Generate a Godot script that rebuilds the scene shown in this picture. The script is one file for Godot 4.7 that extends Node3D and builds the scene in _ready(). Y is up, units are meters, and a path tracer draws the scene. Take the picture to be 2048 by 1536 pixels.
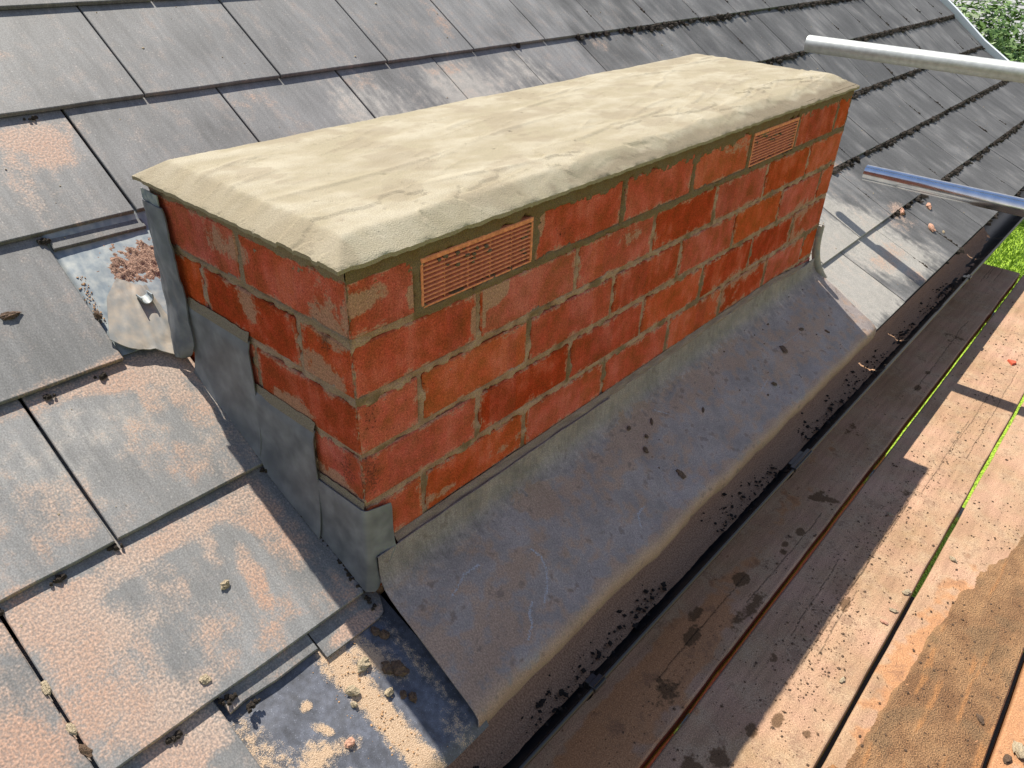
extends Node3D
# A brick chimney near the eaves of a slate roof, seen from a scaffold.
# x runs along the eaves, y is up, z points out from the roof towards the scaffold.
# The origin is the near corner of the chimney, at its first bed joint.

const CY := [-0.499, -0.400, -0.286, -0.158, -0.015, 0.119, 0.254, 0.389, 0.524, 0.659, 0.794, 0.929]
const CZ := [0.212, 0.0, -0.22, -0.4375, -0.633, -0.831, -1.030, -1.229, -1.428, -1.627, -1.826, -2.025]
const TW := 0.29362        # slate pitch along the eaves
const TX := 0.2008         # a joint of the odd courses
const CL := 1.54           # chimney length
const CD := 0.44           # chimney depth
const CP := 0.084          # brick course pitch
const BOARD := -0.78       # top of the scaffold boards
const GROUND := -3.1
const VERGE := 4.985
const ROOF_X0 := -1.55

var rng := RandomNumberGenerator.new()
var M := {}
var taken := {}
var nz := FastNoiseLite.new()
var nzf := FastNoiseLite.new()

# ------------------------------------------------------------------ mesh helpers
class Surf:
	var v := PackedVector3Array()
	var n := PackedVector3Array()
	var uv := PackedVector2Array()
	var c := PackedColorArray()
	var ix := PackedInt32Array()
	var mode := ""
	var col := Color(1, 1, 1)
	func push(p: Vector3, nn: Vector3) -> void:
		v.append(p); n.append(nn); c.append(col)
		match mode:
			"near": uv.append(Vector2((p.x - RX0) / (RX1 - RX0), (p.z - RZ0) / (RZ1 - RZ0)))
			"far": uv.append(Vector2((p.x - FX0) / (FX1 - FX0), (p.z - FZ0) / (RZ1 - FZ0)))
			"board": uv.append(Vector2((p.x - BX0) / (BX1 - BX0), (p.z - BZ0) / (BZ1 - BZ0)))
			"brick":
				if absf(nn.x) > absf(nn.z): uv.append(Vector2((1.64 - p.z) / BW, (0.12 - p.y) / 0.6))
				else: uv.append(Vector2((p.x + 0.02) / BW, (0.12 - p.y) / 0.6))
			_: uv.append(Vector2(p.x, p.z))
	func quad(a: Vector3, b: Vector3, cc: Vector3, d: Vector3) -> void:   # counter-clockwise from outside
		var nn := (cc - a).cross(d - b)
		if nn.length_squared() < 1e-16: return
		nn = nn.normalized()
		var i := v.size()
		push(a, nn); push(b, nn); push(cc, nn); push(d, nn)
		ix.append_array(PackedInt32Array([i, i + 2, i + 1, i, i + 3, i + 2]))
	func quad_out(a: Vector3, b: Vector3, cc: Vector3, d: Vector3, mid: Vector3) -> void:
		var nn := (cc - a).cross(d - b)
		if nn.dot((a + cc) * 0.5 - mid) < 0.0: quad(a, d, cc, b)
		else: quad(a, b, cc, d)
	func tri_out(a: Vector3, b: Vector3, cc: Vector3, mid: Vector3) -> void:
		var nn := (b - a).cross(cc - a)
		if nn.length_squared() < 1e-18: return
		if nn.dot(a - mid) < 0.0:
			var t := b; b = cc; cc = t; nn = -nn
		nn = nn.normalized()
		var i := v.size()
		push(a, nn); push(b, nn); push(cc, nn)
		ix.append_array(PackedInt32Array([i, i + 2, i + 1]))
	func grid(P: PackedVector3Array, U: PackedVector2Array, C: PackedColorArray, nu: int, nv: int, flip := false) -> void:
		# P[j * nu + i]; the normal is (dP/di x dP/dj), flipped on demand
		var base := v.size()
		for j in nv:
			for i in nu:
				var a := P[j * nu + maxi(i - 1, 0)]; var b := P[j * nu + mini(i + 1, nu - 1)]
				var d := P[maxi(j - 1, 0) * nu + i]; var e := P[mini(j + 1, nv - 1) * nu + i]
				var nn := (b - a).cross(e - d).normalized()
				v.append(P[j * nu + i]); n.append(-nn if flip else nn)
				uv.append(U[j * nu + i] if U.size() > 0 else Vector2(P[j * nu + i].x, P[j * nu + i].z))
				c.append(C[j * nu + i] if C.size() > 0 else col)
		for j in nv - 1:
			for i in nu - 1:
				var p := base + j * nu + i
				if flip: ix.append_array(PackedInt32Array([p, p + 1, p + nu + 1, p, p + nu + 1, p + nu]))
				else: ix.append_array(PackedInt32Array([p, p + nu + 1, p + 1, p, p + nu, p + nu + 1]))
	func cbox(p0: Vector3, p1: Vector3, b: float, jit := 0.0, r: RandomNumberGenerator = null) -> void:
		var m := (p0 + p1) * 0.5; var h := (p1 - p0) * 0.5
		var X := {}; var Y := {}; var Z := {}
		for sx in [-1, 1]:
			for sy in [-1, 1]:
				for sz in [-1, 1]:
					var o := Vector3.ZERO
					if jit > 0.0: o = Vector3(r.randf_range(-jit, jit), r.randf_range(-jit, jit), r.randf_range(-jit, jit) * 0.5)
					var k := Vector3i(sx, sy, sz)
					X[k] = m + o + Vector3(sx * h.x, sy * (h.y - b), sz * (h.z - b))
					Y[k] = m + o + Vector3(sx * (h.x - b), sy * h.y, sz * (h.z - b))
					Z[k] = m + o + Vector3(sx * (h.x - b), sy * (h.y - b), sz * h.z)
		for s in [-1, 1]:
			quad_out(X[Vector3i(s, -1, -1)], X[Vector3i(s, 1, -1)], X[Vector3i(s, 1, 1)], X[Vector3i(s, -1, 1)], m)
			quad_out(Y[Vector3i(-1, s, -1)], Y[Vector3i(1, s, -1)], Y[Vector3i(1, s, 1)], Y[Vector3i(-1, s, 1)], m)
			quad_out(Z[Vector3i(-1, -1, s)], Z[Vector3i(1, -1, s)], Z[Vector3i(1, 1, s)], Z[Vector3i(-1, 1, s)], m)
			for t in [-1, 1]:
				quad_out(X[Vector3i(s, t, -1)], X[Vector3i(s, t, 1)], Y[Vector3i(s, t, 1)], Y[Vector3i(s, t, -1)], m)
				quad_out(X[Vector3i(s, -1, t)], X[Vector3i(s, 1, t)], Z[Vector3i(s, 1, t)], Z[Vector3i(s, -1, t)], m)
				quad_out(Y[Vector3i(-1, s, t)], Y[Vector3i(1, s, t)], Z[Vector3i(1, s, t)], Z[Vector3i(-1, s, t)], m)
				for q in [-1, 1]:
					var k := Vector3i(s, t, q)
					tri_out(X[k], Y[k], Z[k], m)
	func mesh() -> ArrayMesh:
		var a := []; a.resize(Mesh.ARRAY_MAX)
		a[Mesh.ARRAY_VERTEX] = v; a[Mesh.ARRAY_NORMAL] = n; a[Mesh.ARRAY_TEX_UV] = uv; a[Mesh.ARRAY_COLOR] = c; a[Mesh.ARRAY_INDEX] = ix
		var am := ArrayMesh.new(); am.add_surface_from_arrays(Mesh.PRIMITIVE_TRIANGLES, a); return am

func numbered(called: String) -> String:
	taken[called] = taken.get(called, -1) + 1
	return called if taken[called] == 0 else "%s_%03d" % [called, taken[called]]

func tag(o: Node, label: String, category: String, group := "", kind := "") -> Node:
	if label: o.set_meta("label", label)
	if category: o.set_meta("category", category)
	if group: o.set_meta("group", group)
	if kind: o.set_meta("kind", kind)
	return o

func put(called: String, mesh: Mesh, mat: Material, parent: Node = null, at := Vector3.ZERO) -> MeshInstance3D:
	var o := MeshInstance3D.new()
	o.mesh = mesh; o.material_override = mat; o.position = at
	o.cast_shadow = GeometryInstance3D.SHADOW_CASTING_SETTING_ON
	if parent == null: o.name = numbered(called); add_child(o)
	else: o.name = called; parent.add_child(o, true)
	return o

func thing(called: String, at := Vector3.ZERO) -> Node3D:
	var o := Node3D.new(); o.name = numbered(called); o.position = at; add_child(o); return o

func tube_mesh(r: float, len_: float, seg := 28, wall := 0.004) -> ArrayMesh:
	# hollow tube along +z from 0 to len_, its ends open and rimmed
	var s := Surf.new(); var nu := seg + 1
	var prof := [[r, 0.0], [r, len_], [r - wall, len_], [r - wall, 0.0], [r, 0.0]]
	for k in 4:
		var P := PackedVector3Array()
		for j in 2:
			for i in nu:
				var a := TAU * i / seg
				P.append(Vector3(cos(a) * prof[k + j][0], sin(a) * prof[k + j][0], prof[k + j][1]))
		s.grid(P, PackedVector2Array(), PackedColorArray(), nu, 2)
	return s.mesh()

func lump(seed_: int, rough := 0.35, nu := 9, nv := 6) -> ArrayMesh:
	# an angular broken lump: flat facets between scattered corners
	var s := Surf.new(); var f := FastNoiseLite.new(); f.seed = seed_; f.frequency = 0.9; f.fractal_octaves = 3
	var r := RandomNumberGenerator.new(); r.seed = seed_
	var P := []
	for j in nv:
		for i in nu:
			var a := TAU * i / nu + (0.35 * r.randfn() if j > 0 and j < nv - 1 else 0.0); var b := PI * j / (nv - 1) - PI / 2 + (0.12 * r.randfn() if j > 0 and j < nv - 1 else 0.0)
			var d := Vector3(cos(a) * cos(b), sin(b), sin(a) * cos(b))
			if j == 0: d = Vector3.DOWN
			if j == nv - 1: d = Vector3.UP
			P.append(d * (1.0 + rough * 1.3 * f.get_noise_3dv(d * 1.6)) * Vector3(1, 0.9, 1))
	for j in nv - 1:
		for i in nu:
			var a: Vector3 = P[j * nu + i]; var b: Vector3 = P[j * nu + (i + 1) % nu]; var c: Vector3 = P[(j + 1) * nu + (i + 1) % nu]; var d: Vector3 = P[(j + 1) * nu + i]
			s.tri_out(a, b, c, Vector3.ZERO); s.tri_out(a, c, d, Vector3.ZERO)
	return s.mesh()

func sstep(a: float, b: float, x: float) -> float:
	var t := clampf((x - a) / (b - a), 0.0, 1.0); return t * t * (3.0 - 2.0 * t)

# ------------------------------------------------------------------ texture helpers
func nbytes(w: int, h: int, freq: float, seed_: int, oct := 3, sx := 1, sy := 1) -> PackedByteArray:
	var f := FastNoiseLite.new(); f.seed = seed_; f.frequency = freq; f.fractal_octaves = oct; f.noise_type = FastNoiseLite.TYPE_SIMPLEX_SMOOTH
	var im := f.get_image(maxi(w / sx, 4), maxi(h / sy, 4), false, false, true)
	if sx > 1 or sy > 1: im.resize(w, h, Image.INTERPOLATE_CUBIC)
	im.convert(Image.FORMAT_L8)
	return im.get_data()

func blobs(w: int, h: int, x0: float, x1: float, z0: float, z1: float, list: Array) -> PackedFloat32Array:
	# each: x, z, radius x, radius z, strength, turn (degrees)
	var acc := PackedFloat32Array(); acc.resize(w * h)
	for b in list:
		var cx: float = (b[0] - x0) / (x1 - x0) * w; var cz: float = (b[1] - z0) / (z1 - z0) * h
		var rx: float = b[2] / (x1 - x0) * w; var rz: float = b[3] / (z1 - z0) * h
		var an: float = deg_to_rad(b[5]) if b.size() > 5 else 0.0
		var R := maxf(rx, rz); var ca := cos(an); var sa := sin(an); var st: float = b[4]
		for j in range(maxi(int(cz - R), 0), mini(int(cz + R) + 1, h)):
			for i in range(maxi(int(cx - R), 0), mini(int(cx + R) + 1, w)):
				var dx := i - cx; var dz := j - cz
				var p := (dx * ca + dz * sa) / rx; var q := (-dx * sa + dz * ca) / rz
				var d := 1.0 - p * p - q * q
				if d > 0.0: acc[j * w + i] += st * d
	return acc

func tex(w: int, h: int, data: PackedByteArray, fmt := Image.FORMAT_RGB8) -> ImageTexture:
	var im := Image.create_from_data(w, h, false, fmt, data); im.generate_mipmaps()
	return ImageTexture.create_from_image(im)

func noise_tex(size: int, freq: float, seed_: int, lo: Color, hi: Color, oct := 4, mid := 0.5) -> ImageTexture:
	var f := FastNoiseLite.new(); f.seed = seed_; f.frequency = freq; f.fractal_octaves = oct; f.noise_type = FastNoiseLite.TYPE_SIMPLEX_SMOOTH
	var im := f.get_seamless_image(size, size); im.convert(Image.FORMAT_L8)
	var d := im.get_data(); var o := PackedByteArray(); o.resize(size * size * 3)
	var lut := PackedByteArray()
	for i in 256:
		var c := lo.lerp(hi, clampf((i / 255.0 - mid) * 1.4 + 0.5, 0.0, 1.0))
		lut.append_array(PackedByteArray([int(c.r * 255), int(c.g * 255), int(c.b * 255)]))
	for i in d.size():
		var k := d[i] * 3
		o[i * 3] = lut[k]; o[i * 3 + 1] = lut[k + 1]; o[i * 3 + 2] = lut[k + 2]
	return tex(size, size, o)

func mat(rough := 0.8, albedo := Color(1, 1, 1), t: Texture2D = null) -> StandardMaterial3D:
	var m := StandardMaterial3D.new(); m.roughness = rough; m.albedo_color = albedo
	if t: m.albedo_texture = t
	return m

func tri(m: StandardMaterial3D, per_metre: float) -> StandardMaterial3D:
	m.uv1_triplanar = true; m.uv1_world_triplanar = true; m.uv1_scale = Vector3.ONE * per_metre; return m

func grain(m: StandardMaterial3D, t: Texture2D, per_metre: float) -> StandardMaterial3D:
	m.detail_enabled = true; m.detail_albedo = t; m.detail_blend_mode = BaseMaterial3D.BLEND_MODE_MUL
	m.detail_uv_layer = BaseMaterial3D.DETAIL_UV_2; m.uv2_triplanar = true; m.uv2_world_triplanar = true; m.uv2_scale = Vector3.ONE * per_metre
	return m

func relief(m: StandardMaterial3D, t: Texture2D, cm: float) -> StandardMaterial3D:
	m.heightmap_enabled = true; m.heightmap_texture = t; m.heightmap_scale = cm; return m

# ------------------------------------------------------------------ roof profile
func roof_y(z: float) -> float:
	# the line through the top edges of the course bottoms
	for k in CZ.size() - 1:
		if z >= CZ[k + 1] or k == CZ.size() - 2:
			return lerpf(CY[k], CY[k + 1], (z - CZ[k]) / (CZ[k + 1] - CZ[k]))
	return 0.0

func slate_y(z: float) -> float:
	# the upper face of the slate that shows at z
	for k in CZ.size() - 1:
		if z >= CZ[k + 1] or k == CZ.size() - 2:
			return lerpf(CY[k], CY[k + 1] - 0.012, (z - CZ[k]) / (CZ[k + 1] - CZ[k]))
	return 0.0

func slate_up(z: float) -> Vector3:
	for k in CZ.size() - 1:
		if z >= CZ[k + 1] or k == CZ.size() - 2:
			return Vector3(0, CZ[k] - CZ[k + 1], CY[k + 1] - 0.012 - CY[k]).normalized()
	return Vector3.UP

# ================================================================== scene
func _ready() -> void:
	rng.seed = 7
	nz.seed = 11; nz.frequency = 1.0; nz.fractal_octaves = 4; nz.noise_type = FastNoiseLite.TYPE_SIMPLEX_SMOOTH
	nzf.seed = 23; nzf.frequency = 1.0; nzf.fractal_octaves = 2; nzf.noise_type = FastNoiseLite.TYPE_SIMPLEX_SMOOTH
	# ---- camera
	var cam := Camera3D.new(); cam.name = "camera"
	cam.position = Vector3(-0.46746, 0.44119, 0.63679)
	cam.rotation_degrees = Vector3(-32.318, -50.176, 2.457)
	cam.fov = 53.684; cam.near = 0.05; cam.far = 400.0
	add_child(cam); cam.current = true
	# ---- sky, air and exposure
	var env := Environment.new(); env.background_mode = Environment.BG_SKY
	var sm := ProceduralSkyMaterial.new()
	sm.sky_top_color = Color(0.44, 0.56, 0.76); sm.sky_horizon_color = Color(1.0, 0.97, 0.93); sm.sky_curve = 0.42
	sm.ground_horizon_color = Color(0.80, 0.79, 0.75); sm.ground_bottom_color = Color(0.36, 0.36, 0.28); sm.sky_energy_multiplier = 1.0
	sm.sun_angle_max = 0.0
	var sky := Sky.new(); sky.sky_material = sm; env.sky = sky
	env.background_energy_multiplier = 0.64
	env.tonemap_mode = Environment.TONE_MAPPER_LINEAR; env.tonemap_exposure = 1.76
	env.sdfgi_enabled = true; env.ssao_enabled = true; env.ssil_enabled = true
	var we := WorldEnvironment.new(); we.name = "world"; we.environment = env; add_child(we)
	# ---- sun: high, behind the roof and a little along it
	var sun := DirectionalLight3D.new(); sun.name = "sun"
	add_child(sun)
	sun.look_at_from_position(Vector3(0.087, 1.0, -0.520) * 10.0, Vector3.ZERO, Vector3.UP)
	sun.light_energy = 1.6; sun.light_angular_distance = 0.5; sun.light_color = Color(1.0, 0.965, 0.905); sun.shadow_enabled = true
	materials()
	print("materials ", Time.get_ticks_msec())
	surroundings()
	house()
	roof()
	print("roof ", Time.get_ticks_msec())
	chimney()
	print("chimney ", Time.get_ticks_msec())
	leadwork()
	gutter()
	scaffold()
	debris()
	moss()
	print("done ", Time.get_ticks_msec())

# ------------------------------------------------------------------ materials
const RX0 := -0.75
const RX1 := 2.12
const RZ0 := -1.25
const RZ1 := 0.25
const FX0 := 1.74
const FX1 := 5.05
const FZ0 := -2.35

func hash2(a: int, b: int) -> float:
	var h := (a * 374761393 + b * 668265263) & 0x7fffffff
	h = ((h ^ (h >> 13)) * 1274126177) & 0x7fffffff
	return float((h ^ (h >> 16)) & 0xffff) / 65535.0

func slate_map(w: int, h: int, x0: float, x1: float, z0: float, z1: float, list: Array, cement: Array) -> Array:
	var mm := (x1 - x0) / w          # metres in a pixel
	var n1 := nbytes(w, h, 5.0 * mm, 3, 4)
	var n2 := nbytes(w, h, 34.0 * mm, 5, 4)
	var n3 := nbytes(w, h, 0.47, 8, 1)
	var n4 := nbytes(w, h, 0.12, 9, 3, 1, 7)      # streaks down the slope
	var n5 := nbytes(w, h, 14.0 * mm, 31, 3, 1, 3)
	var acc := blobs(w, h, x0, x1, z0, z1, list)
	var cem := blobs(w, h, x0, x1, z0, z1, cement)
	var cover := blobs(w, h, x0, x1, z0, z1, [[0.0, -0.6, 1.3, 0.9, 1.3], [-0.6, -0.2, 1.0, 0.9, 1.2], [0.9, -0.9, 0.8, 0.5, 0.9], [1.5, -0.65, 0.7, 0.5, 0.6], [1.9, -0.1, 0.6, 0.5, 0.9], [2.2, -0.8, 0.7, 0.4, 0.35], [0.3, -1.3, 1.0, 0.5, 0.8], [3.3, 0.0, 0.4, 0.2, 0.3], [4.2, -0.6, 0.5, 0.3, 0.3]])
	var o := PackedByteArray(); o.resize(w * h * 3)
	var hg := PackedByteArray(); hg.resize(w * h)
	# tint of each slate
	for j in h:
		var z := z0 + (z1 - z0) * j / h
		var row := 0
		while row < CZ.size() - 2 and z < CZ[row + 1]: row += 1
		var off := TX if row % 2 == 1 else TX - TW * 0.5
		for i in w:
			var k := j * w + i
			var x := x0 + mm * i
			var id := int(floor((x - off) / TW))
			var tint := 0.93 + 0.14 * hash2(id + 40, row + 3)
			var f1 := n1[k] / 255.0; var f2 := n2[k] / 255.0; var f3 := n3[k] / 255.0; var f4 := n4[k] / 255.0; var f5 := n5[k] / 255.0
			# slates are toned paler round the chimney and darker farther along
			var paleness := sstep(-0.1, 1.0, cover[k] * 0.8 + (f1 - 0.5) * 0.9 + (f5 - 0.5) * 0.6)
			var g := lerpf(90.0, 124.0, paleness) * tint + (f1 - 0.5) * 22.0 + (f4 - 0.5) * 20.0 + (f3 - 0.5) * 16.0 + (f5 - 0.5) * 14.0
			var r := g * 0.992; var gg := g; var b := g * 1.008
			if f3 > 0.93 and f2 > 0.5: r += 34.0; gg += 34.0; b += 32.0
			var cc := cem[k]
			if cc > 0.0:
				var cm := sstep(0.05, 1.0, cc + (f5 - 0.5) * 0.5 + (f2 - 0.5) * 0.5 + (f4 - 0.5) * 0.3) * 0.85
				var ct := 178.0 + (f3 - 0.5) * 26.0 + (f2 - 0.5) * 24.0
				r = lerpf(r, ct, cm); gg = lerpf(gg, ct * 0.985, cm); b = lerpf(b, ct * 0.95, cm)
			var a := acc[k]
			var thin := sstep(0.52, 0.86, f2 * 0.55 + f5 * 0.45 + (f3 - 0.5) * 0.3) * 0.30 * paleness
			var m := thin
			if a > 0.01:
				m = maxf(m, sstep(0.10, 1.05, a * 0.68 + (f2 - 0.5) * 0.9 + (f3 - 0.5) * 0.6 + (f5 - 0.5) * 0.7))
			if m > 0.0:
				var warm := clampf(f1 * 1.5 - 0.25 + (f5 - 0.5) * 0.5, 0.0, 1.0)
				var sp := (f3 - 0.5) * 46.0
				var dr := lerpf(180.0, 178.0, warm) + sp; var dg := lerpf(158.0, 142.0, warm) + sp; var db := lerpf(143.0, 121.0, warm) + sp * 0.95
				var mk := m * (0.55 + 0.45 * sstep(0.30, 0.62, f3))
				r = lerpf(r, dr, mk); gg = lerpf(gg, dg, mk); b = lerpf(b, db, mk)
			o[k * 3] = clampi(int(r), 0, 255); o[k * 3 + 1] = clampi(int(gg), 0, 255); o[k * 3 + 2] = clampi(int(b), 0, 255)
			hg[k] = clampi(int(90.0 + (f3 - 0.5) * 30.0 + (f2 - 0.5) * 14.0 + m * (40.0 + (f3 - 0.5) * 150.0)), 0, 255)
	return [tex(w, h, o), tex(w, h, hg, Image.FORMAT_L8)]

const BW := 2.2          # width of the brick map in metres: the long face, then the end face

func front_bricks() -> Array:
	# [course, x0, x1] of the long face; course 1 is the top one
	var a := []
	for c in range(1, 7):
		if c % 2 == 1:
			a.append([c, 0.0, 0.1025])
			var x := 0.1125
			while x + 0.215 < CL - 0.05: a.append([c, x, x + 0.215]); x += 0.225
			a.append([c, x, CL])
		else:
			var x := 0.0
			while x + 0.215 < CL - 0.12: a.append([c, x, x + 0.215]); x += 0.225
			a.append([c, x, CL])
	return a

func side_bricks() -> Array:
	var a := []
	for c in range(1, 7):
		if c % 2 == 1: a.append([c, 0.0, 0.215]); a.append([c, 0.225, CD])
		else: a.append([c, 0.0, 0.1025]); a.append([c, 0.1125, 0.3275]); a.append([c, 0.3375, CD])
	return a

func brick_map() -> Array:
	var w := 1760; var h := 480; var px := w / BW
	var base := Image.create(w, h, false, Image.FORMAT_RGB8); base.fill(Color8(172, 74, 46))
	var edge := Image.create(w, h, false, Image.FORMAT_L8); edge.fill(Color(1, 1, 1))
	var lists := [[front_bricks(), 0.02], [side_bricks(), 1.64]]
	for li in 2:
		for b in lists[li][0]:
			var y1: float = -(b[0] - 1) * CP + 0.079; var y0: float = y1 - 0.074
			var u0 := int((b[1] + lists[li][1]) * px); var u1 := int((b[2] + lists[li][1]) * px)
			var v0 := int((0.12 - y1) * 800.0); var v1 := int((0.12 - y0) * 800.0)
			var q := rng.randf_range(-1, 1); var q2 := rng.randf_range(-1, 1)
			var pal := [Color8(190, 80, 36), Color8(194, 92, 58), Color8(190, 90, 70), Color8(194, 102, 86), Color8(178, 72, 42)]
			var c: Color = pal[rng.randi() % 5].lerp(Color8(192, 90, 60), 0.25)
			c = Color(c.r + q * 0.025, c.g + q * 0.02 + q2 * 0.02, c.b + q * 0.015 + q2 * 0.025)
			base.fill_rect(Rect2i(u0 - 3, v0 - 3, u1 - u0 + 6, v1 - v0 + 6), c)
			# a different firing tone across part of some bricks
			if rng.randf() < 0.6:
				var s0 := rng.randi_range(u0, maxi(u0 + 1, u1 - 30))
				base.fill_rect(Rect2i(s0, v0 - 3, rng.randi_range(14, 70), v1 - v0 + 6).intersection(Rect2i(u0 - 3, v0 - 3, u1 - u0 + 6, v1 - v0 + 6)), c.lerp(Color8(200, 100, 60) if rng.randf() < 0.5 else Color8(168, 82, 72), 0.3))
			for st in [[0, 0.78], [4, 0.55], [8, 0.38], [13, 0.22], [20, 0.08]]:
				edge.fill_rect(Rect2i(u0 + st[0], v0 + st[0], maxi(u1 - u0 - 2 * st[0], 1), maxi(v1 - v0 - 2 * st[0], 1)), Color(st[1], st[1], st[1]))
	var bd := base.get_data(); var ed := edge.get_data()
	var n1 := nbytes(w, h, 0.011, 41, 4); var n2 := nbytes(w, h, 0.035, 42, 5); var n3 := nbytes(w, h, 0.33, 43, 2); var n4 := nbytes(w, h, 0.09, 44, 3, 1, 9); var n5 := nbytes(w, h, 0.16, 45, 3)
	# smears of old mortar left on the faces: x, y in map metres
	var sm := blobs(w, h, 0.0, BW, 0.12, -0.48, [[0.27, -0.02, 0.035, 0.022, 1.5], [0.04, 0.05, 0.05, 0.02, 1.2], [0.36, 0.06, 0.02, 0.035, 1.0], [0.24, -0.045, 0.02, 0.04, 1.2], [0.62, -0.03, 0.06, 0.02, 0.7], [0.12, 0.03, 0.015, 0.03, 0.7], [1.70, -0.06, 0.05, 0.03, 1.1], [1.78, -0.15, 0.06, 0.03, 1.0], [1.70, -0.24, 0.06, 0.03, 0.9], [1.86, -0.03, 0.04, 0.03, 0.9], [1.68, 0.02, 0.05, 0.05, 0.9], [1.90, 0.05, 0.08, 0.025, 0.8], [0.95, 0.055, 0.08, 0.025, 0.6], [0.16, -0.31, 0.04, 0.012, 0.7], [0.30, -0.30, 0.05, 0.015, 0.6], [1.4, -0.2, 0.1, 0.1, 0.45], [1.1, -0.28, 0.2, 0.06, 0.45]])
	var dk := blobs(w, h, 0.0, BW, 0.12, -0.48, [[0.03, -0.2, 0.035, 0.06, 1.0], [0.04, -0.11, 0.02, 0.05, 0.8], [0.05, -0.28, 0.03, 0.06, 0.7], [1.67, -0.2, 0.03, 0.05, 0.9], [1.69, -0.01, 0.02, 0.04, 1.0], [0.2, 0.03, 0.02, 0.06, 0.6], [0.42, 0.03, 0.05, 0.02, 0.7]])
	var o := PackedByteArray(); o.resize(w * h * 3); var hg := PackedByteArray(); hg.resize(w * h)
	for k in w * h:
		var f1 := n1[k] / 255.0; var f2 := n2[k] / 255.0; var f3 := n3[k] / 255.0; var f4 := n4[k] / 255.0; var f5 := n5[k] / 255.0
		hg[k] = clampi(int(120.0 + (f2 - 0.5) * 60.0 + (f3 - 0.5) * 70.0 + (f5 - 0.5) * 60.0), 0, 255)
		var sh := 1.0 + (f1 - 0.5) * 0.24 + (f2 - 0.5) * 0.24 + (f3 - 0.5) * 0.30 + (f4 - 0.5) * 0.05 + (f5 - 0.5) * 0.16
		var r := bd[k * 3] * sh; var g := bd[k * 3 + 1] * (sh - (f2 - 0.5) * 0.2); var b := bd[k * 3 + 2] * (sh + (f1 - 0.5) * 0.3)
		# haze of washed mortar, brushed down the faces
		var hz := sstep(0.44, 0.84, f4 * 0.25 + f2 * 0.35 + f1 * 0.45 + (f3 - 0.5) * 0.3) * (0.24 + 0.26 * sstep(0.35, 0.65, f1))
		r = lerpf(r, 196.0, hz); g = lerpf(g, 126.0, hz); b = lerpf(b, 106.0, hz)
		var e := sstep(0.60, 0.80, ed[k] / 255.0 * 0.52 + f2 * 0.55 + sm[k] * 0.62 + (f5 - 0.5) * 0.28 - 0.02)
		if e > 0.0:
			var mt := 176.0 + (f3 - 0.5) * 56.0 + (f5 - 0.5) * 20.0
			var em := e * 0.8
			r = lerpf(r, mt, em); g = lerpf(g, mt * 0.82, em); b = lerpf(b, mt * 0.70, em)
		var dd := sstep(0.75, 1.1, dk[k] + (f5 - 0.5) * 0.9 + (f3 - 0.5) * 1.1) * 0.8
		if dk[k] > 0.0 and dd > 0.0: r = lerpf(r, 70.0, dd * 0.7); g = lerpf(g, 45.0, dd * 0.7); b = lerpf(b, 36.0, dd * 0.7)
		if f5 * 0.6 + f3 * 0.4 > 0.75: r *= 0.62; g *= 0.6; b *= 0.62; hg[k] = 20
		if f3 > 0.965 and f2 > 0.55: r = 205.0; g = 160.0; b = 135.0
		o[k * 3] = clampi(int(r), 0, 255); o[k * 3 + 1] = clampi(int(g), 0, 255); o[k * 3 + 2] = clampi(int(b), 0, 255)
	return [tex(w, h, o), tex(w, h, hg, Image.FORMAT_L8)]

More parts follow.
